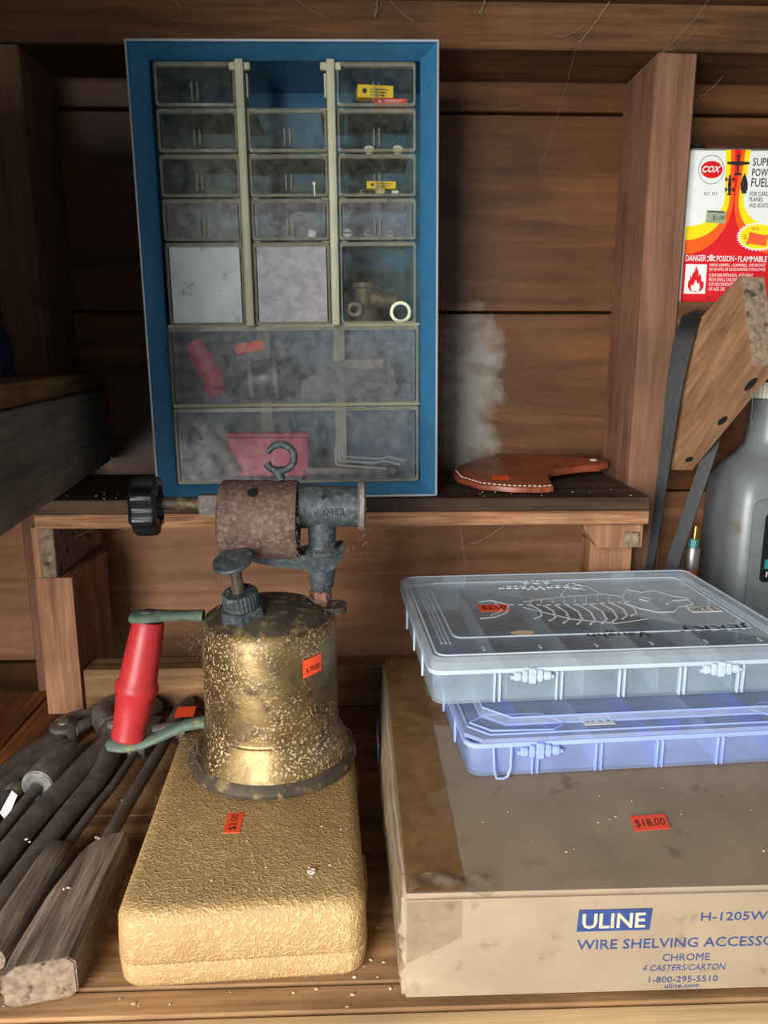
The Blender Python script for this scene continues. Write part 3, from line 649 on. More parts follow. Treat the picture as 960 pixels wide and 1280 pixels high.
# black belt hanging over the brace's wall end
def ribbon(pts, w, th, wd=(1, 0, 0)):
    q = B(); rings = []
    for i, p in enumerate(pts):
        p = Vector(p); d = (Vector(pts[min(i + 1, len(pts) - 1)]) - Vector(pts[max(i - 1, 0)])).normalized()
        a = Vector(wd) if not callable(wd) else wd(i); a = (a - d * a.dot(d)).normalized(); b = a.cross(d)
        ww = w[i] if isinstance(w, list) else w
        rings.append([p + a * ww * sx_ + b * th * sy_ for sx_, sy_ in ((-.5, -.5), (.5, -.5), (.5, .5), (-.5, .5))])
    return q.rings(rings)
b1 = [(.2740, .7080, .003), (.2760, .7085, .040), (.2790, .7090, .085), (.2828, .7090, .124), (.2870, .7090, .179), (.2905, .7090, .240), (.2935, .7090, .299), (.2985, .7090, .338), (.3040, .7100, .3570), (.3150, .7110, .3640)]
b2 = [(.3290, .7120, .3620), (.3385, .7120, .345), (.3410, .7120, .295), (.3345, .7110, .242), (.3225, .7090, .197), (.3062, .7070, .136), (.2960, .7060, .080), (.2880, .7055, .030), (.2850, .7050, .003)]
allp = b1 + b2
bl = ribbon(allp, [.008] * 4 + [.009, .011, .015, .018, .018, .016] + [.012] * 9, .0022, (.75, -.65, 0)).build('black_belt', 'rubber', None)
tag(bl, 'black rubber belt hanging beside the stud and brace', 'belt')

# red hose end with ferrule and fitting
hs = thing('air_hose', 'red hose end with silver ferrule standing beside the grey jug', 'hose', (.3225, .7060, 0))
B().tube([(.3225, .7060, 0.0), (.3225, .7060, .06), (.322, .7060, .122)], .0056, 14).build('hose_tube', 'red_hose', hs, world=True)
B().lathe([(0, 0), (.0064, 0), (.0068, .002), (.0068, .020), (.0062, .022), (0, .022)], (.322, .7060, .122), (.02, 0, 1), 20).build('ferrule', 'tin', hs, world=True)
B().lathe([(0, 0), (.0042, 0), (.0042, .008), (.0034, .0085), (0, .0085)], (.3225, .7060, .144), (.04, 0, 1), 6).build('hex_collar', 'teal', hs, world=True)
B().lathe([(0, 0), (.0026, 0), (.0026, .010), (.0018, .0125), (0, .0125)], (.323, .7060, .1525), (.04, 0, 1), 12).build('nipple', 'brass', hs, world=True)

# grey jug
jg = thing('plastic_jug', 'grey plastic oil jug with white ribbed cap on the right', 'jug', (.37, .64, .0452))
def jring(x0, x1, y0, y1, r, z): return at(rrect(x0, x1, y0, y1, r, 5), z)
def circ(cx, cy, r, z): return at(rrect(cx - r, cx + r, cy - r, cy + r, r * .999, 5), z)
ncx, ncy = .352, .642
q = B()
q.rings([jring(.315, .425, .606, .668, .014, .0452), jring(.3095, .431, .600, .674, .016, .050), jring(.3090, .432, .600, .674, .016, .10), jring(.3090, .432, .600, .674, .016, .205), jring(.3100, .430, .602, .673, .018, .222), jring(.3150, .420, .608, .670, .022, .234), jring(.3240, .396, .616, .666, .0245, .243), jring(.3310, .376, .621, .6635, .021, .251), circ(ncx, ncy, .0195, .259), circ(ncx, ncy, .0180, .275), circ(ncx, ncy, .0178, .290)])
q.build('jug_body', 'jug', jg, world=True, angle=70)
q = B(); prof = [(0, 0), (.0192, 0), (.0192, .0105), (.0178, .013), (0, .013)]
q.lathe(prof, (ncx, ncy, .2905), (0, 0, 1), 64, (32, .012)); q.build('ribbed_cap', 'cap_white', jg, world=True, angle=20)
JF = lambda k: frame((.309, .5999 - .0002 * k, 0), (1, 0, 0), (0, 0, 1))
B().prism(rrect(.012, .115, .06, .212, .010), JF(0), .0012).build('front_panel', 'jug', jg, bev=.0008, world=True)
q = B().prism(rrect(.022, .110, .142, .200, .004), JF(0), .0016); lab = q.build('front_label', 'label_black', jg, world=True)
def jt(body, w, h_, x, z, mat='cap_white'):
    o = textw(body, w, h_, mat, lab, WM[jg.name].inverted() @ JF(9) @ Matrix.Translation((x, z, 0))); return o
jt('Pre', .0145, .0046, .027, .1465)
q = B(); 
for (zz) in (.189, .176): q.prism([(.026, zz), (.1, zz), (.1, zz + .0004), (.026, zz + .0004)], JF(8), .0001)
q.build('label_rule', 'cap_white', lab, False, world=True)
B().prism(ell(.035, .1835, .005, .0048, 20), JF(8), .0002).build('label_disc', 'cream', lab, False, world=True)
B().prism([(.029, .165), (.042, .165), (.042, .174), (.029, .174)], JF(8), .0002).build('label_patch', 'cream', lab, False, world=True)
B().prism([(.025, .1535), (.1, .1535), (.1, .1615), (.025, .1615)], JF(8), .0002).build('label_band', 'teal', lab, False, world=True)
sticker(jg, WM[jg.name].inverted() @ frame((ncx - .012, ncy - .0176, .262), (1, -.05, 0), (0, 0, 1)), .020, .014, '2.00')

jg.location = (.37 * 1.158, .64 * 1.158, .331 + 1.158 * (.0452 - .331)); jg.scale = (1.158,) * 3

# ------------------------------------------------------------------ cardboard box
ub = thing('cardboard_box', 'taped cardboard carton with blue lettering on its front', 'box', (.19, .4875, 0))
t = bmesh.new(); bmesh.ops.create_cube(t, size=1.0)
bmesh.ops.subdivide_edges(t, edges=t.edges[:], cuts=14, use_grid_fill=True)
bx0, bx1, by0, by1, bh = .0210, .372, .3368, .638, .0618
rnd = random.Random(3)
for v in t.verts:
    u_, v_, w_ = v.co.x + .5, v.co.y + .5, v.co.z + .5
    x = bx0 + u_ * (bx1 - bx0); y = by0 + v_ * (by1 - by0); z = w_ * bh
    if u_ < .001: x -= .0055 * math.sin(math.pi * v_) * (.35 + .65 * math.sin(math.pi * min(1, w_ * 1.0)))  + rnd.uniform(-.0006, .0006)
    if w_ > .999 and .05 < u_ < .95 and .05 < v_ < .95: z -= .0008 * math.sin(math.pi * u_) * math.sin(math.pi * v_)
    v.co = Vector((x, y, z))
sharp = [e for e in t.edges if len(e.link_faces) == 2 and e.calc_face_angle(0) > 1.0]
bmesh.ops.bevel(t, geom=sharp, offset=.0022, segments=3, affect='EDGES')
q = B(); q.add(t); q.build('carton', 'card', ub, world=True, angle=60)
UI = WM[ub.name].inverted()
UF = lambda x, z, k=1: UI @ frame((x, by0 - .00025 * k, z), (1, 0, -.004), (0.0, 0, 1))
q = B().prism([(0, 0), (.0376, .0002), (.0384, .0128), (.0006, .0126)], UF(.1104, .0392), .0002); lg = q.build('logo_panel', 'blue_ink', ub, False)
textw('ULINE', .0325, .0085, 'card_pale', lg, UF(.1130, .0412, 2.2), bold=.018)
textw('H-1205WH', .0405, .0050, 'blue_ink', ub, UF(.1744, .0435), bold=.006)
textw('WIRE SHELVING ACCESSORIES', .1200, .0057, 'blue_ink', ub, UF(.1110, .0283), bold=.006)
textw('CHROME', .0249, .0043, 'blue_ink', ub, UF(.1562, .0200), bold=.0)
textw('4 CASTERS/CARTON', .0440, .0037, 'blue_ink', ub, UF(.1461, .0141), bold=.0, shear=.15)
textw('1-800-295-5510', .0365, .0036, 'blue_ink', ub, UF(.1500, .0070), bold=.004)
textw('uline.com', .0183, .0028, 'blue_ink', ub, UF(.1587, .0034), bold=.004)
# tape: along the left top edge, over the side, and a cross strip
def sheet(name, mat, f, nu, nv, lab=None, th=.00025):
    q = B(); G = [[q.bm.verts.new(UI @ Vector(f(i / nu, j / nv))) for j in range(nv + 1)] for i in range(nu + 1)]
    for i in range(nu):
        for j in range(nv): q.bm.faces.new((G[i][j], G[i + 1][j], G[i + 1][j + 1], G[i][j + 1]))
    o = q.build(name, mat, ub, angle=70)
    if lab: o['label'] = lab
    return o
sheet('tape_strip', 'tape', lambda a, b: (bx0 + .0025 + a * .030, by0 + .003 + b * (by1 - by0 - .004), bh + .0004 + .0002 * math.sin(40 * b)), 3, 40, 'brown tape along the left edge')
def side_tape(a, b):
    bulge = .0055 * math.sin(math.pi * b)
    return (bx0 - .0009 - bulge * (.35 + .65 * math.sin(math.pi * (1 - a * .8))) - .0006 * math.sin(55 * b + 3 * a), by0 + .003 + b * (by1 - by0 - .004), bh - .001 - a * .05)
sheet('tape_strip', 'tape_clear', side_tape, 5, 60, 'clear tape over the left side')
sheet('tape_strip', 'tape', lambda a, b: (bx0 + .003 + a * .13, .5130 + b * .048 + .0015 * math.sin(9 * a), bh + .0008 + .0003 * math.sin(30 * a + 6 * b)), 24, 6, 'cross strip of brown tape')
rr_ = random.Random(5)
def loose(a, b): return (bx0 + .002 + a * .044 + .002 * math.sin(5 * b), by0 - .0006 + b * .013 - .004 * (a > .6) * (1 - b), bh + .0008 + .0045 * abs(math.sin(7 * a + 2 * b)) * (1 - .3 * b) + rr_.uniform(0, .0012))
sheet('loose_tape', 'tape_clear', loose, 12, 4, 'crumpled loose end of clear tape at the front corner')
sheet('tape_strip', 'tape_clear', lambda a, b: (bx0 + .002 + a * .028, by0 - .0006 - .0003 * math.sin(20 * a), bh - .003 - b * .036 * (1 - .4 * a)), 8, 5, 'clear tape folded down the front corner')
# side print
q = B(); sf = UI @ frame((bx0 - .0072, .560, .030), (0, -1, 0), (.06, 0, 1))
q.prism([(0, 0), (.042, 0), (.042, .016), (0, .016)], sf, .0003); sp = q.build('side_logo_panel', 'blue_ink', ub, False)
textw('ULINE', .034, .009, 'card_pale', sp, sf @ Matrix.Translation((.004, .0035, .0004)), bold=.018)
sticker(ub, UI @ frame((.1565, .3855, bh + .0001), (1, .09, 0), (.14, 1, 0)), .0215, .0140, '$18.00')

# ------------------------------------------------------------------ tackle boxes
def tackle(name, label, loc, rz, W_, D_, H_, mat, rib, lidtop, nrib, ribx):
    t = thing(name, label, 'plastic box', loc, (0, 0, rz))
    hb = H_ - .010; r_ = .009
    q = B()
    q.rings([at(rrect(.003, W_ - .003, .003, D_ - .003, r_), 0), at(rrect(.0015, W_ - .0015, .0015, D_ - .0015, r_), hb), at(rrect(.003, W_ - .003, .003, D_ - .003, r_), hb), at(rrect(.0045, W_ - .0045, .0045, D_ - .0045, r_), .0014)])
    q.build('tray', mat + '_tray', t)
    q = B()
    q.rings([at(rrect(.001, W_ - .001, .001, D_ - .001, r_), hb - .0012), at(rrect(-.0005, W_ + .0005, -.0005, D_ + .0005, r_), hb - .0012), at(rrect(-.0005, W_ + .0005, -.0005, D_ + .0005, r_), hb + .0018), at(rrect(.001, W_ - .001, .001, D_ - .001, r_), hb + .0018)], closed=True)
    q.build('tray_rim', rib, t)
    for x in ribx:                                                   # double moulded ribs on the front
        for dx in (-.0018, .0018):
            B().box(x + dx - .0007, x + dx + .0007, .0002, .0032, .001, hb - .002, .0003, 1).build('moulded_rib', rib, t)
    for side in (0, 1):
        for i in range(3):
            y = D_ * (.25 + .25 * i); x = .0012 if side == 0 else W_ - .0032
            B().box(x - .0005, x + .0012, y - .001, y + .001, .001, hb - .002, .0003, 1).build('moulded_rib', rib, t)
    return t, hb
tb, hb = tackle('tackle_box', 'clear plastic tackle box with fish skeleton print, on top', (.0475, .4775, .0952), R(3.0), .272, .193, .0338, 'tackle', 'tackle_rib', 0, 5, (.046, .089, .133, .176, .218, .258))
W_, D_, H_ = .272, .193, .0338
q = B(); q.rings([at(rrect(.0006, W_ - .0006, .0006, D_ - .0006, .009), hb + .0019), at(rrect(.0003, W_ - .0003, .0003, D_ - .0003, .009), H_ - .0028), at(rrect(.0028, W_ - .0028, .0028, D_ - .0028, .008), H_), at(rrect(.0085, W_ - .0085, .0085, D_ - .0085, .006), H_), at(rrect(.0105, W_ - .0105, .0105, D_ - .0105, .005), H_ - .0014)], cap0=False)
lid = q.build('lid', 'tackle', tb)
# lid rims, raised frame and ribs
q = B(); pr = [Vector((x, y, H_ + .0001)) for x, y in rrect(.0056, W_ - .0056, .0056, D_ - .0056, .007)]; q.tube(pr + [pr[0]], .0008, 6); q.build('lid_rim', 'tackle_rib', lid)
q = B(); pr = [Vector((x, y, H_ - .0012)) for x, y in rrect(.023, W_ - .023, .040, D_ - .022, .007)]; q.tube(pr + [pr[0]], .0007, 6); q.build('lid_panel_frame', 'tackle_rib', lid)
for x in (.0125, .0155, .0185, W_ - .0185, W_ - .0155, W_ - .0125):
    B().box(x - .0006, x + .0006, .03, D_ - .03, H_ - .0014, H_ - .0006).build('lid_rib', 'tackle_rib', lid, False)
for i in range(6):
    B().box(.040 + i * .040 - .0008, .040 + i * .040 + .0008, .016, .021, H_ - .0014, H_ - .0008).build('lid_stud', 'tackle_rib', lid, False)
for x in (.040, .1975):
    B().box(x, x + .022, D_ - .003, D_ + .002, hb - .004, H_ - .001, .001, 1).build('hinge', 'tackle_rib', tb)
def latch(parent, x, z, rib):
    q = B()
    for i, (dx, w, h_) in enumerate(((-.0115, .005, .006), (-.006, .004, .0085), (-.0015, .0055, .011), (.0045, .004, .0085), (.009, .005, .006))):
        q.box(x + dx, x + dx + w, -.0035, .0015, z - h_ / 2, z + h_ / 2, .0008, 1)
    q.tube([(x - .0135, -.0012, z - .001), (x + .0160, -.0012, z - .001)], .0014, 8)
    return q.build('latch', rib, parent)
latch(tb, .068, hb - .0035, 'tackle_rib'); latch(tb, .2005, hb - .0035, 'tackle_rib')
# prints on the lid, upside down as seen
lz = H_ - .0010
def lid_m(x, y, ang=180): return Matrix.Translation((x, y, lz)) @ Matrix.Rotation(R(ang), 4, 'Z')
textw('OpenWater', .076, .0115, 'frost_print', lid, lid_m(.158, .156, 178), shear=.25, ext=.0003, bold=.01)
textw('606', .027, .0095, 'frost_print', lid, lid_m(.134, .1705, 178), shear=.2, ext=.0003, bold=.01)
mk = lid_m(.248, .048, 180)
textw('JERRY', .058, .0105, 'ink', lid, mk, shear=.1); textw('Vaughn', .046, .0120, 'ink', lid, lid_m(.166, .042, 180), shear=.1)
# fish skeleton: tail at left, head at right
q = B()
def ln(pts, r): q.tube([(x, y, lz + .0002) for x, y in pts], r, 5, flat=(1, .25))
spine = [(.080 + .105 * i / 14, .108 - .004 * math.sin(i / 14 * 3.1)) for i in range(15)]
for i in range(0, 14): ln([spine[i], ((spine[i][0] + spine[i + 1][0]) / 2, (spine[i][1] + spine[i + 1][1]) / 2)], .0011)
ln([(.080, .108), (.068, .120), (.058, .117)], .0010); ln([(.080, .108), (.074, .090), (.062, .080), (.050, .078)], .0010); ln([(.070, .112), (.071, .094), (.060, .084)], .0008)
for i in range(9):
    x = .098 + i * .0095; L_ = .030 + .016 * math.sin(i / 8 * 3.1)
    ln([(x, .104), (x + .004, .104 - L_ * .4), (x + .001, .104 - L_ * .8), (x - .006, .104 - L_)], .0010)
    if i < 8: ln([(x, .110), (x + .005, .120 + .006 * math.sin(i / 8 * 3.1))], .0006)
ln([(.090, .100), (.12, .070), (.150, .058), (.178, .066)], .0008); ln([(.094, .114), (.13, .124), (.165, .128), (.180, .120)], .0008)
ln([(.180, .120), (.190, .138), (.200, .130), (.213, .134), (.222, .118), (.232, .112), (.229, .096), (.214, .090), (.206, .080), (.192, .080), (.182, .090), (.176, .104), (.180, .120)], .0010)
ln([(.232, .108), (.216, .106), (.208, .098)], .0009); ln([(.196, .118), (.201, .112), (.196, .107), (.191, .112), (.196, .118)], .0009)
ln([(.130, .128), (.140, .146), (.156, .140)], .0009); ln([(.165, .128), (.160, .150), (.150, .160)], .0008)
q.build('fish_skeleton_print', 'frost_print', lid, False)
q = B(); q.prism([(.075 + .008 * math.cos(i) * (1 + .3 * math.sin(3 * i)), .045 + .005 * math.sin(i)) for i in [k * .52 for k in range(12)]], Matrix.Translation((0, 0, lz)), .0002); q.build('glue_stain', 'cream', lid, False)['label'] = 'yellowish glue spot'
sticker(lid, Matrix.Translation((.0545, .094, lz)), .0235, .0150, '$2.00')
sticker(lid, Matrix.Translation((.232, .083, lz)) @ Matrix.Rotation(R(180), 4, 'Z') @ Matrix.Translation((-.012, -.007, 0)), .0245, .0130, '$ 2.00', 'white_paper', label='white price label')
# dividers inside
for i in range(1, 5):
    B().box(i * .0535 - .0005, i * .0535 + .0005, .006, D_ - .006, .0016, hb - .003).build('divider', 'tackle', tb, False)

bb, hb2 = tackle('tackle_box', 'blue-tinted plastic tackle box under the clear one', (.0675, .4415, .0625), R(3.4), .272, .185, .0325, 'tackle_blue', 'tackle_blue_rib', 0, 5, (.045, .087, .128, .169, .212, .252))
W_, D_, H_ = .272, .185, .0325
def octo(i, ch): return [(i + ch, i), (W_ - i - ch, i), (W_ - i, i + ch), (W_ - i, D_ - i - ch), (W_ - i - ch, D_ - i), (i + ch, D_ - i), (i, D_ - i - ch), (i, i + ch)]
q = B(); q.rings([at(octo(.0004, .010), hb2 + .0019), at(octo(.0006, .010), hb2 + .0045), at(octo(.004, .012), hb2 + .0055), at(octo(.014, .014), hb2 + .0058), at(octo(.017, .016), H_ - .0004)], cap0=False)
lid2 = q.build('lid', 'tackle_blue', bb, angle=20)
for i_, ch, z in ((.004, .012, hb2 + .0056), (.0150, .0145, hb2 + .0062), (.0175, .016, H_ - .0002)):
    q = B(); pr = [Vector((x, y, z)) for x, y in octo(i_, ch)]; q.tube(pr + [pr[0]], .0007, 6); q.build('lid_rim', 'tackle_blue_rib', lid2)
for x0 in (.006, .20):                       # octagonal boss beside the latch
    q = B(); a = [(x0, .020), (x0 + .012, .008), (x0 + .052, .006), (x0 + .062, .014), (x0 + .050, .028), (x0 + .012, .030)]
    pr = [Vector((x, y, hb2 + .0062)) for x, y in a]; q.tube(pr + [pr[0]], .0007, 6); q.build('lid_boss', 'tackle_blue_rib', lid2)
latch(bb, .046, hb2 - .004, 'tackle_blue_rib')
latch(bb, .224, hb2 - .004, 'tackle_blue_rib')
q = B(); q.tube([(.0175, .0000, hb2 - .001), (.0180, -.0015, .006), (.0195, -.0022, .001), (.0240, -.0026, .0010), (.0265, -.0022, .002), (.0285, -.0015, .007), (.0290, 0, hb2 - .001)], .0009, 6); q.build('hang_tab', 'tackle_blue_rib', bb)
for i in range(1, 6):
    x = i * .0413 + .004
    B().box(x - .0006, x + .0006, .0055, D_ - .006, .0016, hb2 - .003).build('divider', 'divider_blue' if i in (1, 3, 5) else 'tackle_blue', bb, False)
for x in (.055, .140, .222): B().box(x, x + .016, .03, .031, .0016, hb2 - .003).build('divider', 'divider_blue', bb, False)
sticker(lid2, Matrix.Translation((.1005, .0215, hb2 + .0061)) @ Matrix.Rotation(R(180), 4, 'Z'), .0205, .0120, '$ 2.00', 'white_paper', label='white price label')

# ------------------------------------------------------------------ tan case
cs = thing('tan_case', 'tan hinged plastic case with embossed texture under the blowtorch', 'case', (-.1283, .3465, 0.0), (0, 0, R(2.6)))
cW, cD = .1325, .205
def crings(spec): return [at(rrect(i, cW - i, i, cD - i, .012, 6), z) for i, z in spec]
B().rings(crings([(.005, 0), (.002, .0015), (.0008, .004), (.0002, .0150), (.0008, .0160)])).build('case_base', 'case', cs, angle=60)
B().rings(crings([(.0008, .0163), (0, .0173), (.0008, .0395), (.0022, .0432), (.0050, .0452), (.009, .0458)])).build('case_lid', 'case', cs, angle=60)
for y in (.045, .15):
    B().box(cW - .0006, cW + .0022, y, y + .026, .009, .024, .0008, 1).build('hinge', 'case', cs)
sticker(cs, Matrix.Translation((.0490, .0668, .0458)) @ Matrix.Rotation(R(-2), 4, 'Z'), .0100, .0200, '', label='orange price sticker on the lid')
st = [o for o in bpy.data.objects if o.parent == cs and o.name.startswith('price_sticker')][0]
textw('$3.00', .016, .0045, 'ink', st, Matrix.Translation((.0560, .0690, .0462)) @ Matrix.Rotation(R(88), 4, 'Z'), name='price_lettering')

# ------------------------------------------------------------------ blowtorch
TX, TY, TZ = -.0615, .5050, .0459
to = thing('blowtorch', 'antique brass blowtorch with red handle standing on the tan case', 'blowtorch', (TX, TY, TZ))
def TP(x, z, y=None): return (x - TX, (TY if y is None else y) - TY, z - TZ)
B().lathe([(0, .0002), (.0560, .0002), (.0590, .0016), (.0594, .0040), (.0576, .0068), (.0546, .0095)], n=64).build('base_ring', 'grime', to)
B().lathe([(.0545, .0092), (.0530, .0135), (.0510, .0185), (.0480, .0240), (.0464, .0300), (.0462, .034), (.0462, .060), (.0462, .090), (.0460, .0985), (.0450, .1035), (.0425, .1065)], n=64).build('tank', 'tank', to)
B().lathe([(.0430, .1062), (.0405, .1080), (.0330, .1120), (.0220, .1150), (.0100, .1165), (0, .1168)], n=64).build('tank_dome', 'grime', to)
B().lathe([(.0465, .0290), (.0472, .0300), (.0472, .0315), (.0465, .0325)], n=64).build('seam_bead', 'tank', to)
# filler cap: hex nut, knurled cap, stem and thumb disc
fx, fz, fyy = TP(-.0755, .149, .487)[0], .1090, .487 - TY
def hexn(r, z0, z1): return [(0, z0), (r * .93, z0), (r, z0 + .001), (r, z1 - .001), (r * .93, z1), (0, z1)]
ax = (-.10, -.22, 1)
B().lathe([(0, -.004), (.0162, -.004), (.0162, .0008), (.0145, .0022), (0, .0022)], (fx, fyy, fz), ax, 32).build('filler_collar', 'grime', to)
B().lathe(hexn(.0152, .002, .0110), (fx, fyy, fz), ax, 6).build('hex_nut', 'gunmetal', to, angle=20)
B().lathe([(0, .011), (.0112, .011), (.0118, .012), (.0118, .0205), (.0108, .0218), (0, .022)], (fx, fyy, fz), ax, 56, (28, .022)).build('knurled_cap', 'gunmetal', to, angle=15)
tipd = Vector(ax).normalized()
pst = Vector((fx, fyy, fz)) + tipd * .0215; ptop = Vector(TP(-.0800, .1950, .481))
B().tube([pst, pst.lerp(ptop, .5), ptop], [.0046, .0036, .0040], 14).build('cap_stem', 'grime', to)
dax = (-.22, -.38, 1)
B().lathe([(0, 0), (.0105, .0), (.0132, .0016), (.0136, .0030), (.0130, .0042), (.0105, .0046), (0, .0040)], ptop, dax, 36).build('thumb_disc', 'gunmetal', to)
# burner support: flange, copper nut, riser and drip cup
bxx, byy = TP(-.0262, 0)[0], .516 - TY
B().prism(rrect(-.024, .014, -.010, .010, .008), Matrix.Translation((bxx + .004, byy - .001, .1055)), .0042).build('riser_flange', 'grime', to, bev=.0008)
B().lathe(hexn(.0080, .109, .120), (bxx, byy, 0), (0, 0, 1), 6).build('copper_nut', 'copper', to, angle=20)
B().tube([(bxx, byy, .118), (bxx + .001, byy, .126), (bxx + .001, byy, .136)], [.0062, .0085, .0095], 18).build('riser', 'gunmetal', to)
x0, x1 = TP(-.072, 0)[0], TP(-.0125, 0)[0]
z0 = .1925 - TZ
q = B(); rings = []
for k, (x, hw_, zt, zb_) in enumerate(((x0, .006, z0 + .000, z0 - .005), (x0 + .012, .010, z0 + .001, z0 - .007), (x0 + .032, .013, z0 + .002, z0 - .009), (x0 + .045, .014, z0 + .003, z0 - .012), (x0 + .055, .012, z0 + .0045, z0 - .010), (x1 + .002, .008, z0 + .0075, z0 - .001))):
    rings.append([(x, byy - hw_, zt), (x, byy - hw_ * .7, zb_), (x, byy + hw_ * .7, zb_), (x, byy + hw_, zt), (x, byy + hw_ * .8, zt), (x, byy, zt - .002), (x, byy - hw_ * .8, zt)])
q.rings(rings).build('drip_cup', 'gunmetal', to)
# burner tee
by2 = .511 - TY; tz = .2270 - TZ
xt0, xt1 = TP(-.0415, 0)[0], TP(.0052, 0)[0]
te = B().lathe([(0, 0), (.0148, 0), (.0152, .002), (.0150, .012), (.0140, .024), (.0138, xt1 - xt0 - .004), (.0, xt1 - xt0 - .004)], (xt0, by2, tz), (1, 0, -.01), 32).build('burner_tube', 'gunmetal', to)
B().lathe([(.010, 0), (.0155, 0), (.0172, .0012), (.0172, .0040), (.0155, .0052), (.0110, .0052), (.0100, .002)], (xt1 - .005, by2, tz), (1, 0, -.01), 32).build('burner_mouth', 'iron_lt', to)
xs_ = TP(-.0245, 0)[0]
B().lathe([(0, 0), (.0120, 0), (.0125, .0016), (.0118, .0034), (.0098, .0050), (.0092, .0080), (.0096, .020), (.0110, .026), (0, .028)], (xs_, by2, .1935 - TZ), (0, 0, 1), 28).build('burner_stem', 'gunmetal', to)
B().lathe([(0, 0), (.0016, 0), (.0016, .0006), (0, .0006)], (xs_ + .002, by2 - .0118, tz + .0082), (0, -.82, .57), 12).build('jet_hole', 'ink', to)
q_ = text('TURNER', .0064, 'gunmetal', to, frame((xt0 + .0072, by2 - .01475, tz - .0040), (1, 0, 0), (0, .0, 1)), shear=0, bold=.02, ext=.0006, spacing=1.05)
# perforated shield drum
xs0, xs1 = TP(-.0925, 0)[0], TP(-.0405, 0)[0]; sz = .2180 - TZ; Ls = xs1 - xs0
B().lathe([(0, .0006), (.0240, .0004), (.0262, .0016), (.0268, .0050), (.0266, Ls * .5), (.0268, Ls - .002), (.0264, Ls), (.0246, Ls), (.0240, Ls - .006), (0, Ls - .006)], (xs0, by2 + .001, sz), (1, 0, -.012), 56).build('shield_drum', 'rust', to)
a_ = R(52); hx = TP(-.0685, 0)[0]
hd = B().lathe([(0, 0), (.0036, 0), (.0036, .0008), (.0030, .0010), (0, .0004)], (hx, by2 + .001 - .0266 * math.cos(a_), sz + .0266 * math.sin(a_)), (0, -math.cos(a_), math.sin(a_)), 18).build('air_hole', 'ink', to)
# debris collar where drum meets tee
# hook
hkx, hkz = TP(-.0510, 0)[0], .2600 - TZ
P = [(hkx + .0088 * math.cos(R(a)), by2, hkz + .0088 * math.sin(R(a))) for a in range(150, -106, -12)]
P = [(P[0][0] - .0012, by2, P[0][2] - .0016)] + P
q = B().tube(P, [.0012] + [.0021] * 3 + [.0026] * (len(P) - 6) + [.0028, .0030], 10)
q.tube([(hkx - .0095, by2, hkz - .0040), (hkx - .0072, by2, hkz - .0070), (hkx - .002, by2, hkz - .0096), (hkx - .001, by2, hkz - .0150)], [.0030, .0024, .0034, .0040], 10)
q.build('lighting_hook', 'gunmetal', to)
# valve rod, packing nut, hand wheel
vz = .2290 - TZ
B().lathe(hexn(.0078, 0, .0140), (TP(-.1062, 0)[0], by2, vz - .0005), (1, 0, 0), 6).build('packing_nut', 'iron_lt', to, angle=20)
B().tube([TP(-.138, .2295, .511), TP(-.104, .2290, .511)], .0043, 16).build('valve_rod', 'grime', to)
wheel = B().lathe([(0, 0), (.0120, 0), (.0165, .0010), (.0188, .0035), (.0192, .0100), (.0188, .0165), (.0170, .0185), (.0130, .0190), (.0118, .0150), (.0060, .0145), (.0050, .0170), (0, .0170)], TP(-.1515, .2285, .511), (1, 0.06, 0.0), 84, (7, .11)).build('hand_wheel', 'black', to, angle=30)
# handle with green brackets
ht, hbm = Vector(TP(-.1418, .1510, .4990)), Vector(TP(-.1590, .0690, .4900))
hax = (hbm - ht); hl = hax.length
B().lathe([(0, 0), (.0098, 0), (.0106, .002), (.0116, hl * .20), (.0124, hl * .42), (.0128, hl * .50), (.0144, hl * .535), (.0148, hl * .56), (.0142, hl * .60), (.0128, hl * .63), (.0122, hl * .75), (.0112, hl * .90), (.0114, hl * .98), (.0100, hl), (0, hl)], ht, hax, 32).build('handle_grip', 'red_paint', to)
q = B(); w_ = Vector((0, 1, 0))
def bar(pts, hw_, th_):
    rings = []
    for (p, a, b) in zip(pts, hw_, th_):
        p = Vector(p); n = 12
        rings.append([p + Vector((0, a * math.cos(2 * math.pi * k / n), b * math.sin(2 * math.pi * k / n))) for k in range(n)])
    return B().rings(rings)
zt_ = .1540
bar([TP(-.1545, zt_ - .001, .499), TP(-.1520, zt_, .499), TP(-.1430, zt_, .499), TP(-.1330, zt_, .500), TP(-.1180, .1530, .503), TP(-.1060, .1525, .504)], [.004, .0095, .0115, .0085, .0055, .0065], [.0018, .0034, .0036, .0034, .0032, .0036]).build('top_bracket', 'verdigris', to)
bar([TP(-.1730, .0660, .490), TP(-.1705, .0655, .490), TP(-.1600, .0650, .490), TP(-.1480, .0655, .491), TP(-.1360, .0690, .494), TP(-.1220, .0735, .499), TP(-.1060, .0745, .503)], [.004, .0092, .0110, .0085, .0062, .0058, .0065], [.0018, .0032, .0034, .0034, .0036, .0038, .0040]).build('bottom_bracket', 'verdigris', to)
B().lathe([(0, 0), (.0048, 0), (.0040, .0012), (0, .0018)], TP(-.1424, zt_ + .0030, .499), (0, 0, 1), 16).build('handle_rivet', 'iron', to)
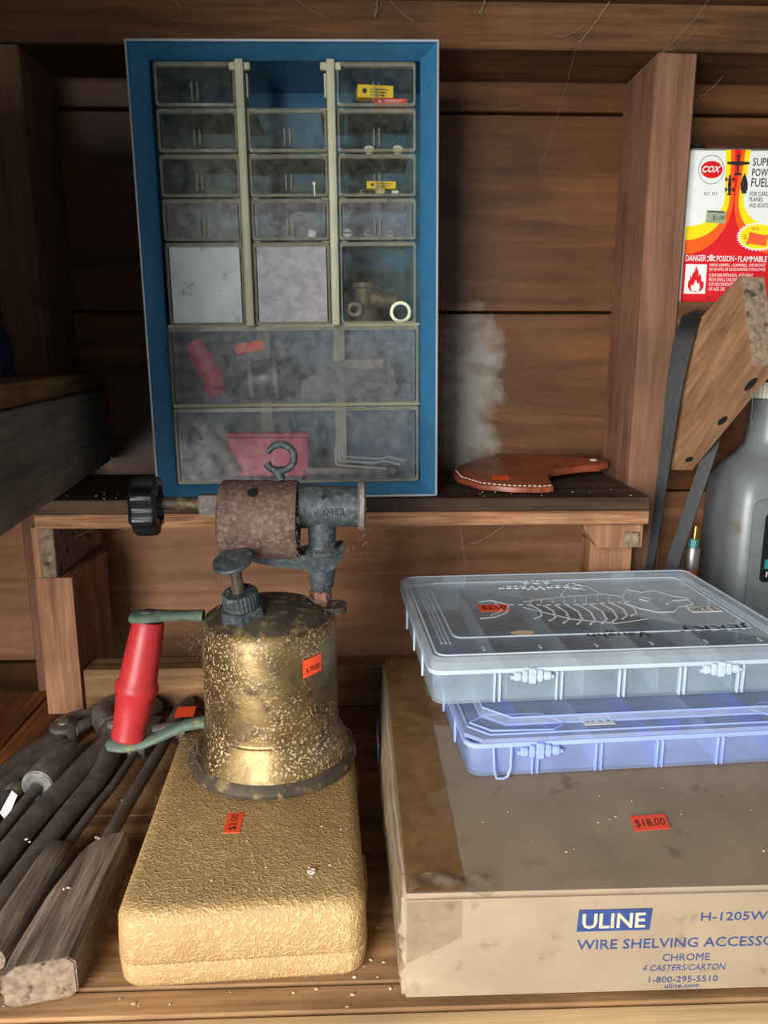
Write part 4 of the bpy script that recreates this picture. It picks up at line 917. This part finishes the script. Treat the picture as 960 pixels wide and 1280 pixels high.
# price sticker bent round the tank
ang0, ang1 = R(-57), R(-38); q = B(); rr2 = .0466
G = []
for i in range(7):
    a = ang0 + (ang1 - ang0) * i / 6
    G.append([q.bm.verts.new((rr2 * math.cos(a), rr2 * math.sin(a), z + .0016 * i / 6)) for z in (.0760, .0880)])
for i in range(6): q.bm.faces.new((G[i][0], G[i + 1][0], G[i + 1][1], G[i][1]))
st = q.build('price_sticker', 'orange', to); st['label'] = 'orange price sticker on the tank'
am = (ang0 + ang1) / 2; nrm = Vector((math.cos(am), math.sin(am), 0)); tan = Vector((-math.sin(am), math.cos(am), 0))
textw('$ 70.00', .0110, .0038, 'ink', st, frame(nrm * .0470 - tan * .0058 + Vector((0, 0, .0790)), tan + Vector((0, 0, .1)), (0, 0, 1)), name='price_lettering')

# dusty fuzz and cobweb clinging to the torch: uncountable
rf = random.Random(11); q = B()
def fuzz(center, spread, n, ln_=.006, r=.00022):
    for _ in range(n):
        p = Vector(center) + Vector((rf.gauss(0, spread[0]), rf.gauss(0, spread[1]), rf.gauss(0, spread[2])))
        d = Vector((rf.uniform(-1, 1), rf.uniform(-1, 1), rf.uniform(-1.4, .6))) * ln_
        q.tube([p, p + d * .5 + Vector((rf.uniform(-1, 1), 0, rf.uniform(-1, 1))) * ln_ * .2, p + d], [r, r * .9, r * .5], 3)
fuzz((-.112, .478, .062), (.003, .004, .008), 70); fuzz((-.104, .470, .150), (.004, .003, .006), 40, .005)
fuzz((-.0400, .484, .212), (.0012, .002, .014), 60, .004); fuzz((-.026, .498, .168), (.006, .004, .004), 40, .005)
fuzz((.005, .497, .216), (.001, .002, .009), 25, .004); fuzz((-.088, .474, .188), (.007, .003, .001), 14, .007); fuzz((-.082, .476, .176), (.004, .003, .004), 18, .005)
fuzz((-.020, .495, .200), (.008, .003, .003), 25, .004); fuzz((-.033, .500, .158), (.012, .004, .003), 35, .005)
o = q.build('dusty_fuzz', 'fuzz', None, False); tag(o, 'dusty cobweb fuzz clinging to the blowtorch', 'fuzz', kind='stuff')

# ------------------------------------------------------------------ old hand tools on the left
def curve(pts, n=6):
    P = [Vector(p) for p in pts]; out = []
    for i in range(len(P) - 1):
        p0, p1, p2, p3 = P[max(i - 1, 0)], P[i], P[i + 1], P[min(i + 2, len(P) - 1)]
        for k in range(n):
            t_ = k / n; out.append(.5 * ((2 * p1) + (p2 - p0) * t_ + (2 * p0 - 5 * p1 + 4 * p2 - p3) * t_ ** 2 + (3 * p1 - p0 - 3 * p2 + p3) * t_ ** 3))
    return out + [P[-1]]
# long blacksmith's nippers
t = thing('long_pincers', 'long dark iron pincers with two parallel handles below the red grip', 'pincers', (-.21, .50, 0))
q = B(); P = curve([(-.2330, .4050, .0085), (-.2290, .470, .0090), (-.2185, .540, .0105), (-.2085, .585, .0115), (-.1980, .6060, .0115), (-.1960, .622, .0110)])
q.tube(P, [.0072 + .0018 * math.sin(min(1, i / 14) * 1.6) if i < 18 else .0100 for i in range(len(P))], 10, flat=(1, .85)); q.build('handle', 'iron', t, world=True)
q = B(); P = curve([(-.2165, .362, .0080), (-.2125, .430, .0086), (-.2050, .500, .0095), (-.1990, .545, .0110), (-.2030, .585, .0125), (-.2120, .612, .0125), (-.2190, .630, .0115)])
q.tube(P, [.0064 + .0036 * i / len(P) for i in range(len(P))], 10, flat=(1, .85)); q.build('handle', 'iron', t, world=True)
q = B(); P = curve([(-.2150, .616, .012), (-.2260, .634, .012), (-.2300, .652, .012), (-.2220, .665, .012), (-.2120, .667, .012)]); q.tube(P, [.0105 - .006 * (i / len(P)) ** 2 for i in range(len(P))], 10); q.build('jaw', 'iron_lt', t, world=True)
q = B(); P = curve([(-.1965, .616, .012), (-.1880, .634, .012), (-.1870, .652, .012), (-.1960, .664, .012), (-.2070, .667, .012)]); q.tube(P, [.0105 - .006 * (i / len(P)) ** 2 for i in range(len(P))], 10); q.build('jaw', 'iron', t, world=True)
B().lathe([(0, .001), (.0075, .001), (.0070, .0235), (.0050, .0250), (0, .0250)], (-.2055, .605, 0), (0, 0, 1), 20).build('pivot_rivet', 'iron_lt', t, world=True)
# slip-joint pliers
t = thing('slip_joint_pliers', 'dark slip-joint pliers at the far left of the bench', 'pliers', (-.252, .59, 0))
q = B(); P = curve([(-.2960, .478, .006), (-.2880, .520, .007), (-.2740, .570, .0085), (-.2610, .600, .010), (-.2500, .6180, .0105)]); q.tube(P, [.0055 + .0015 * math.sin(i / len(P) * 3) for i in range(len(P))], 10, flat=(1, .75)); q.build('handle', 'iron', t, world=True)
q = B(); P = curve([(-.2800, .490, .0055), (-.2700, .535, .007), (-.2580, .575, .0085), (-.2520, .600, .010), (-.2560, .615, .0105)]); q.tube(P, [.0052 + .0015 * math.sin(i / len(P) * 3) for i in range(len(P))], 10, flat=(1, .75)); q.build('handle', 'iron', t, world=True)
B().lathe([(0, .002), (.0120, .002), (.0125, .005), (.0115, .0175), (.0085, .0190), (0, .0195)], (-.2520, .613, 0), (0, 0, 1), 24).build('joint', 'iron', t, world=True)
q = B(); P = curve([(-.2570, .618, .012), (-.2520, .634, .012), (-.2420, .646, .011), (-.2340, .652, .010)]); q.tube(P, [.0080, .0080, .0078, .0075, .007, .0068, .0065, .006, .0058, .0055, .005, .0048, .0045, .004, .0036, .0034, .003, .003, .003][:len(P)], 10); q.build('jaw', 'iron_lt', t, world=True)
q = B(); P = curve([(-.2440, .612, .012), (-.2370, .624, .012), (-.2330, .636, .011), (-.2310, .646, .010)]); q.tube(P, [max(.003, .0062 - .0002 * i) for i in range(len(P))], 10); q.build('jaw', 'iron_lt', t, world=True)
B().lathe([(0, 0), (.0052, 0), (.0045, .0016), (0, .002)], (-.2520, .613, .0193), (0, -.1, 1), 16).build('pivot_bolt', 'iron_lt', t, world=True)
# torn yellowish stub beyond the pliers
q = B().tube([(-.2300, .676, .020), (-.2270, .680, .022), (-.2235, .684, .028)], [.0028, .0042, .0026], 7); o = q.build('wax_crumb', 'cream', None); o.location = (0, -.012, -.0165); tag(o, 'small pale yellow crumb beyond the pliers jaws', 'crumb')
# soldering copper with round head
t = thing('round_head_bar', 'iron bar with a round pipe-like head beside the pliers', 'bar', (-.2307, .55, 0))
B().lathe([(.0050, .001), (.0098, 0), (.0122, .0012), (.0126, .010), (.0126, .046), (.0105, .052), (0, .052)], (-.2395, .5240, .0132), (.09, 1, 0), 28).build('round_head', 'iron_lt', t, world=True)
B().lathe([(.0050, .0012), (.0095, -.0004), (.0115, .0006), (.0108, .0012)], (-.2395, .5235, .0132), (.09, 1, 0), 28).build('head_face', 'corroded', t, world=True)['label'] = 'pale corroded face of the round head'
B().tube(curve([(-.2395, .528, .0120), (-.2425, .495, .0100), (-.2465, .456, .0075), (-.2515, .410, .0055)]), .0042, 10).build('bar', 'iron', t, world=True)
# old wooden handle stub and torn paper
t = thing('wooden_file_handle', 'dark tool with a brown wooden butt at the left edge', 'tool', (-.262, .49, 0))
B().tube(curve([(-.2580, .520, .0080), (-.2620, .500, .0080), (-.2670, .470, .0075), (-.2740, .430, .007)]), [.0055, .0066, .0066, .0064, .0062, .006, .006, .006, .006, .006, .006, .006, .006, .006, .006, .006, .006, .006, .006][:19], 10).build('tool_bar', 'iron', t, world=True)
B().lathe([(0, 0), (.0050, 0), (.0064, .003), (.0066, .010), (.0058, .013), (0, .0135)], (-.2580, .5200, .0080), (.1, 1, 0), 16).build('wooden_butt', 'old_wood', t, world=True)
o = tag(B().prism([(0, 0), (.016, .007), (.0155, .0125), (.0005, .0080)], frame((-.2500, .4960, .0035), (.55, .55, .55), (-.75, .35, .55)), .0006).build('paper_scrap', 'white_paper', None, False), 'torn pale paper scrap leaning on the dark bars', 'paper scrap')
# soldering iron with square black head and round wooden handle
t = thing('soldering_iron', 'thin soldering iron with a square black head and round wooden grip', 'soldering iron', (-.19, .50, 0))
B().box(-.0075, .0075, 0, .050, 0, .0125, .0015, 2).build('square_head', 'iron', t)
hd = [o for o in bpy.data.objects if o.parent == t][-1]; hd.location = (.0090, .0740, .0065); hd.rotation_euler = (0, 0, R(-4))
B().lathe([(0, 0), (.0058, 0), (.0058, .0015), (0, .0015)], (.0090, .0728, .0125), (0, 1, 0), 4).build('head_end', 'iron_lt', t)
B().tube(curve([(-.1810, .576, .0115), (-.1835, .530, .0120), (-.1885, .490, .0125), (-.1925, .448, .0125)]), .0031, 10).build('iron_rod', 'iron', t, world=True)
B().lathe([(0, 0), (.0075, 0), (.0108, .004), (.0112, .020), (.0105, .05), (.0098, .085), (.0085, .090), (0, .0905)], (-.1930, .450, .0115), (-.065, -1, -.005), 20).build('wooden_grip', 'old_wood', t, world=True)
sticker(t, WM[t.name].inverted() @ frame((-.1725, .586, .0085), (.06, 1, 0), (0, 0, 1)), .018, .008, '', label='orange sticker on the head')
# heavy soldering iron with squared wooden handle
t = thing('soldering_iron', 'heavy soldering iron whose squared weathered wood handle points at the viewer', 'soldering iron', (-.163, .49, 0))
P = curve([(-.1600, .600, .0140), (-.1610, .560, .0145), (-.1640, .505, .0150), (-.1665, .440, .0150)])
B().tube(P, [.0046] * len(P), 12).build('iron_rod', 'iron', t, world=True)
B().tube([(-.1725, .6010, .0125), (-.1610, .6030, .0145), (-.1490, .6060, .0125)], [.0085, .0080, .0088], 14).build('cross_head', 'iron_lt', t, world=True)
B().tube([(-.1600, .604, .0140), (-.1570, .640, .0140), (-.1560, .660, .0130)], [.0075, .0085, .0060], 12).build('copper_bit', 'iron', t, world=True)
sec = [(-.160, .4460, .0150, .0095, .0110), (-.1620, .4360, .0140, .0135, .0128), (-.1650, .400, .0130, .0165, .0128), (-.1655, .360, .0125, .0178, .0122), (-.1652, .3425, .0122, .0176, .0120)]
q = B(); q.rings([[(x + a * u_, y + .004 * u_ * 1.0, z + b * v_) for u_, v_ in ((-1, -.75), (-.75, -1), (.75, -1), (1, -.75), (1, .70), (.80, 1), (-.6, 1), (-1, .6))] for x, y, z, a, b in sec]); q.build('wooden_handle', 'old_wood', t, world=True, angle=30)
q = B(); x, y, z, a, b = sec[-1]; ef = [(a * .97 * u_, b * .97 * v_) for u_, v_ in ((-1, -.75), (-.75, -1), (.75, -1), (1, -.75), (1, .70), (.80, 1), (-.6, 1), (-1, .6))]
q.prism(ef, frame((x, y - .0001, z), (1, .004 / a, 0), (0, 0, 1)), .0004); q.build('handle_end', 'endgrain', t, world=True)
sticker(t, WM[t.name].inverted() @ frame((-.1580, .612, .0225), (1, .1, 0), (0, 1, .2)), .016, .014, '')

# ------------------------------------------------------------------ crumbs and cobwebs (uncountable)
q = B(); rc = random.Random(4)
def crumb(x, y, z, r):
    t_ = bmesh.new(); bmesh.ops.create_icosphere(t_, subdivisions=1, radius=r)
    for v in t_.verts: v.co = Vector((v.co.x * 1.5, v.co.y, v.co.z * .7)) * rc.uniform(.5, 1.4)
    q.add(t_, Matrix.Translation((x, y, z + r * .5)))
for _ in range(70): crumb(rc.uniform(-.25, .03), rc.uniform(.334, .40), -.0002, rc.uniform(.0003, .0009))
for _ in range(30): crumb(rc.uniform(-.26, -.14), rc.uniform(.40, .56), 0, rc.uniform(.0003, .0008))
for _ in range(26): crumb(rc.uniform(-.12, -.005), rc.uniform(.36, .42), .0459, rc.uniform(.0002, .0006))
for (x, y) in ((-.028, .378), (-.026, .377), (-.0275, .3765), (-.0285, .3775), (-.026, .379)): crumb(x, y, .0459, .0012)
for (x, y, z) in ((-.171, .395, .0255), (-.169, .396, .0255), (-.166, .441, .026), (-.168, .442, .026), (-.215, .452, .017), (-.218, .455, .017)): crumb(x, y, z, .0009)
for _ in range(24): crumb(rc.uniform(.06, .34), rc.uniform(.345, .43), .0614, rc.uniform(.0002, .0006))
for _ in range(30): crumb(rc.uniform(-.27, .25), rc.uniform(.664, .70), .2025, rc.uniform(.0003, .0008))
tag(q.build('crumbs', 'dust', None, False), 'pale crumbs and dust scattered over bench, case and shelf', 'crumbs', kind='stuff')
q = B()
def strand(a, b, sag=.006, r=.00014):
    r *= .55
    a, b = Vector(a), Vector(b); P = []
    for i in range(9):
        t_ = i / 8; p = a.lerp(b, t_); p.z -= sag * 4 * t_ * (1 - t_); p.x += rc.uniform(-.0008, .0008); P.append(p)
    q.tube(P, r, 3)
strand((.215, .715, .617), (.190, .716, .585), .002, .0003); strand((.190, .716, .585), (.180, .800, .500), .004); strand((.196, .716, .600), (.170, .716, .590), .003)
strand((.262, .716, .578), (.296, .70, .617), .003, .0002); strand((.262, .716, .578), (.29, .71, .595), .002); strand((.300, .72, .545), (.330, .745, .570), .002, .0002)
strand((-.05, .716, .617), (-.02, .715, .600), .002, .0003); strand((.03, .716, .617), (.05, .715, .600), .003, .0003); strand((-.15, .715, .617), (-.14, .715, .606), .002, .0006)
strand((.02, .716, .617), (.018, .714, .602), .001, .0008); strand((.110, .716, .617), (.105, .714, .606), .001, .0006)
strand((.09, .662, .178), (.097, .663, .140), .001, .0002); strand((.13, .662, .178), (.099, .663, .160), .003)
strand((.140, .700, .140), (.155, .690, .178), .002); strand((-.262, .70, .160), (-.245, .72, .168), .001, .0003); strand((-.21, .79, .23), (-.19, .78, .235), .002, .0002)
strand((.31, .600, .300), (.323, .62, .27), .003, .0002)
tag(q.build('cobweb', 'web', None, False), 'thin cobweb strands under the overhead shelf and around the boards', 'cobweb', kind='stuff')
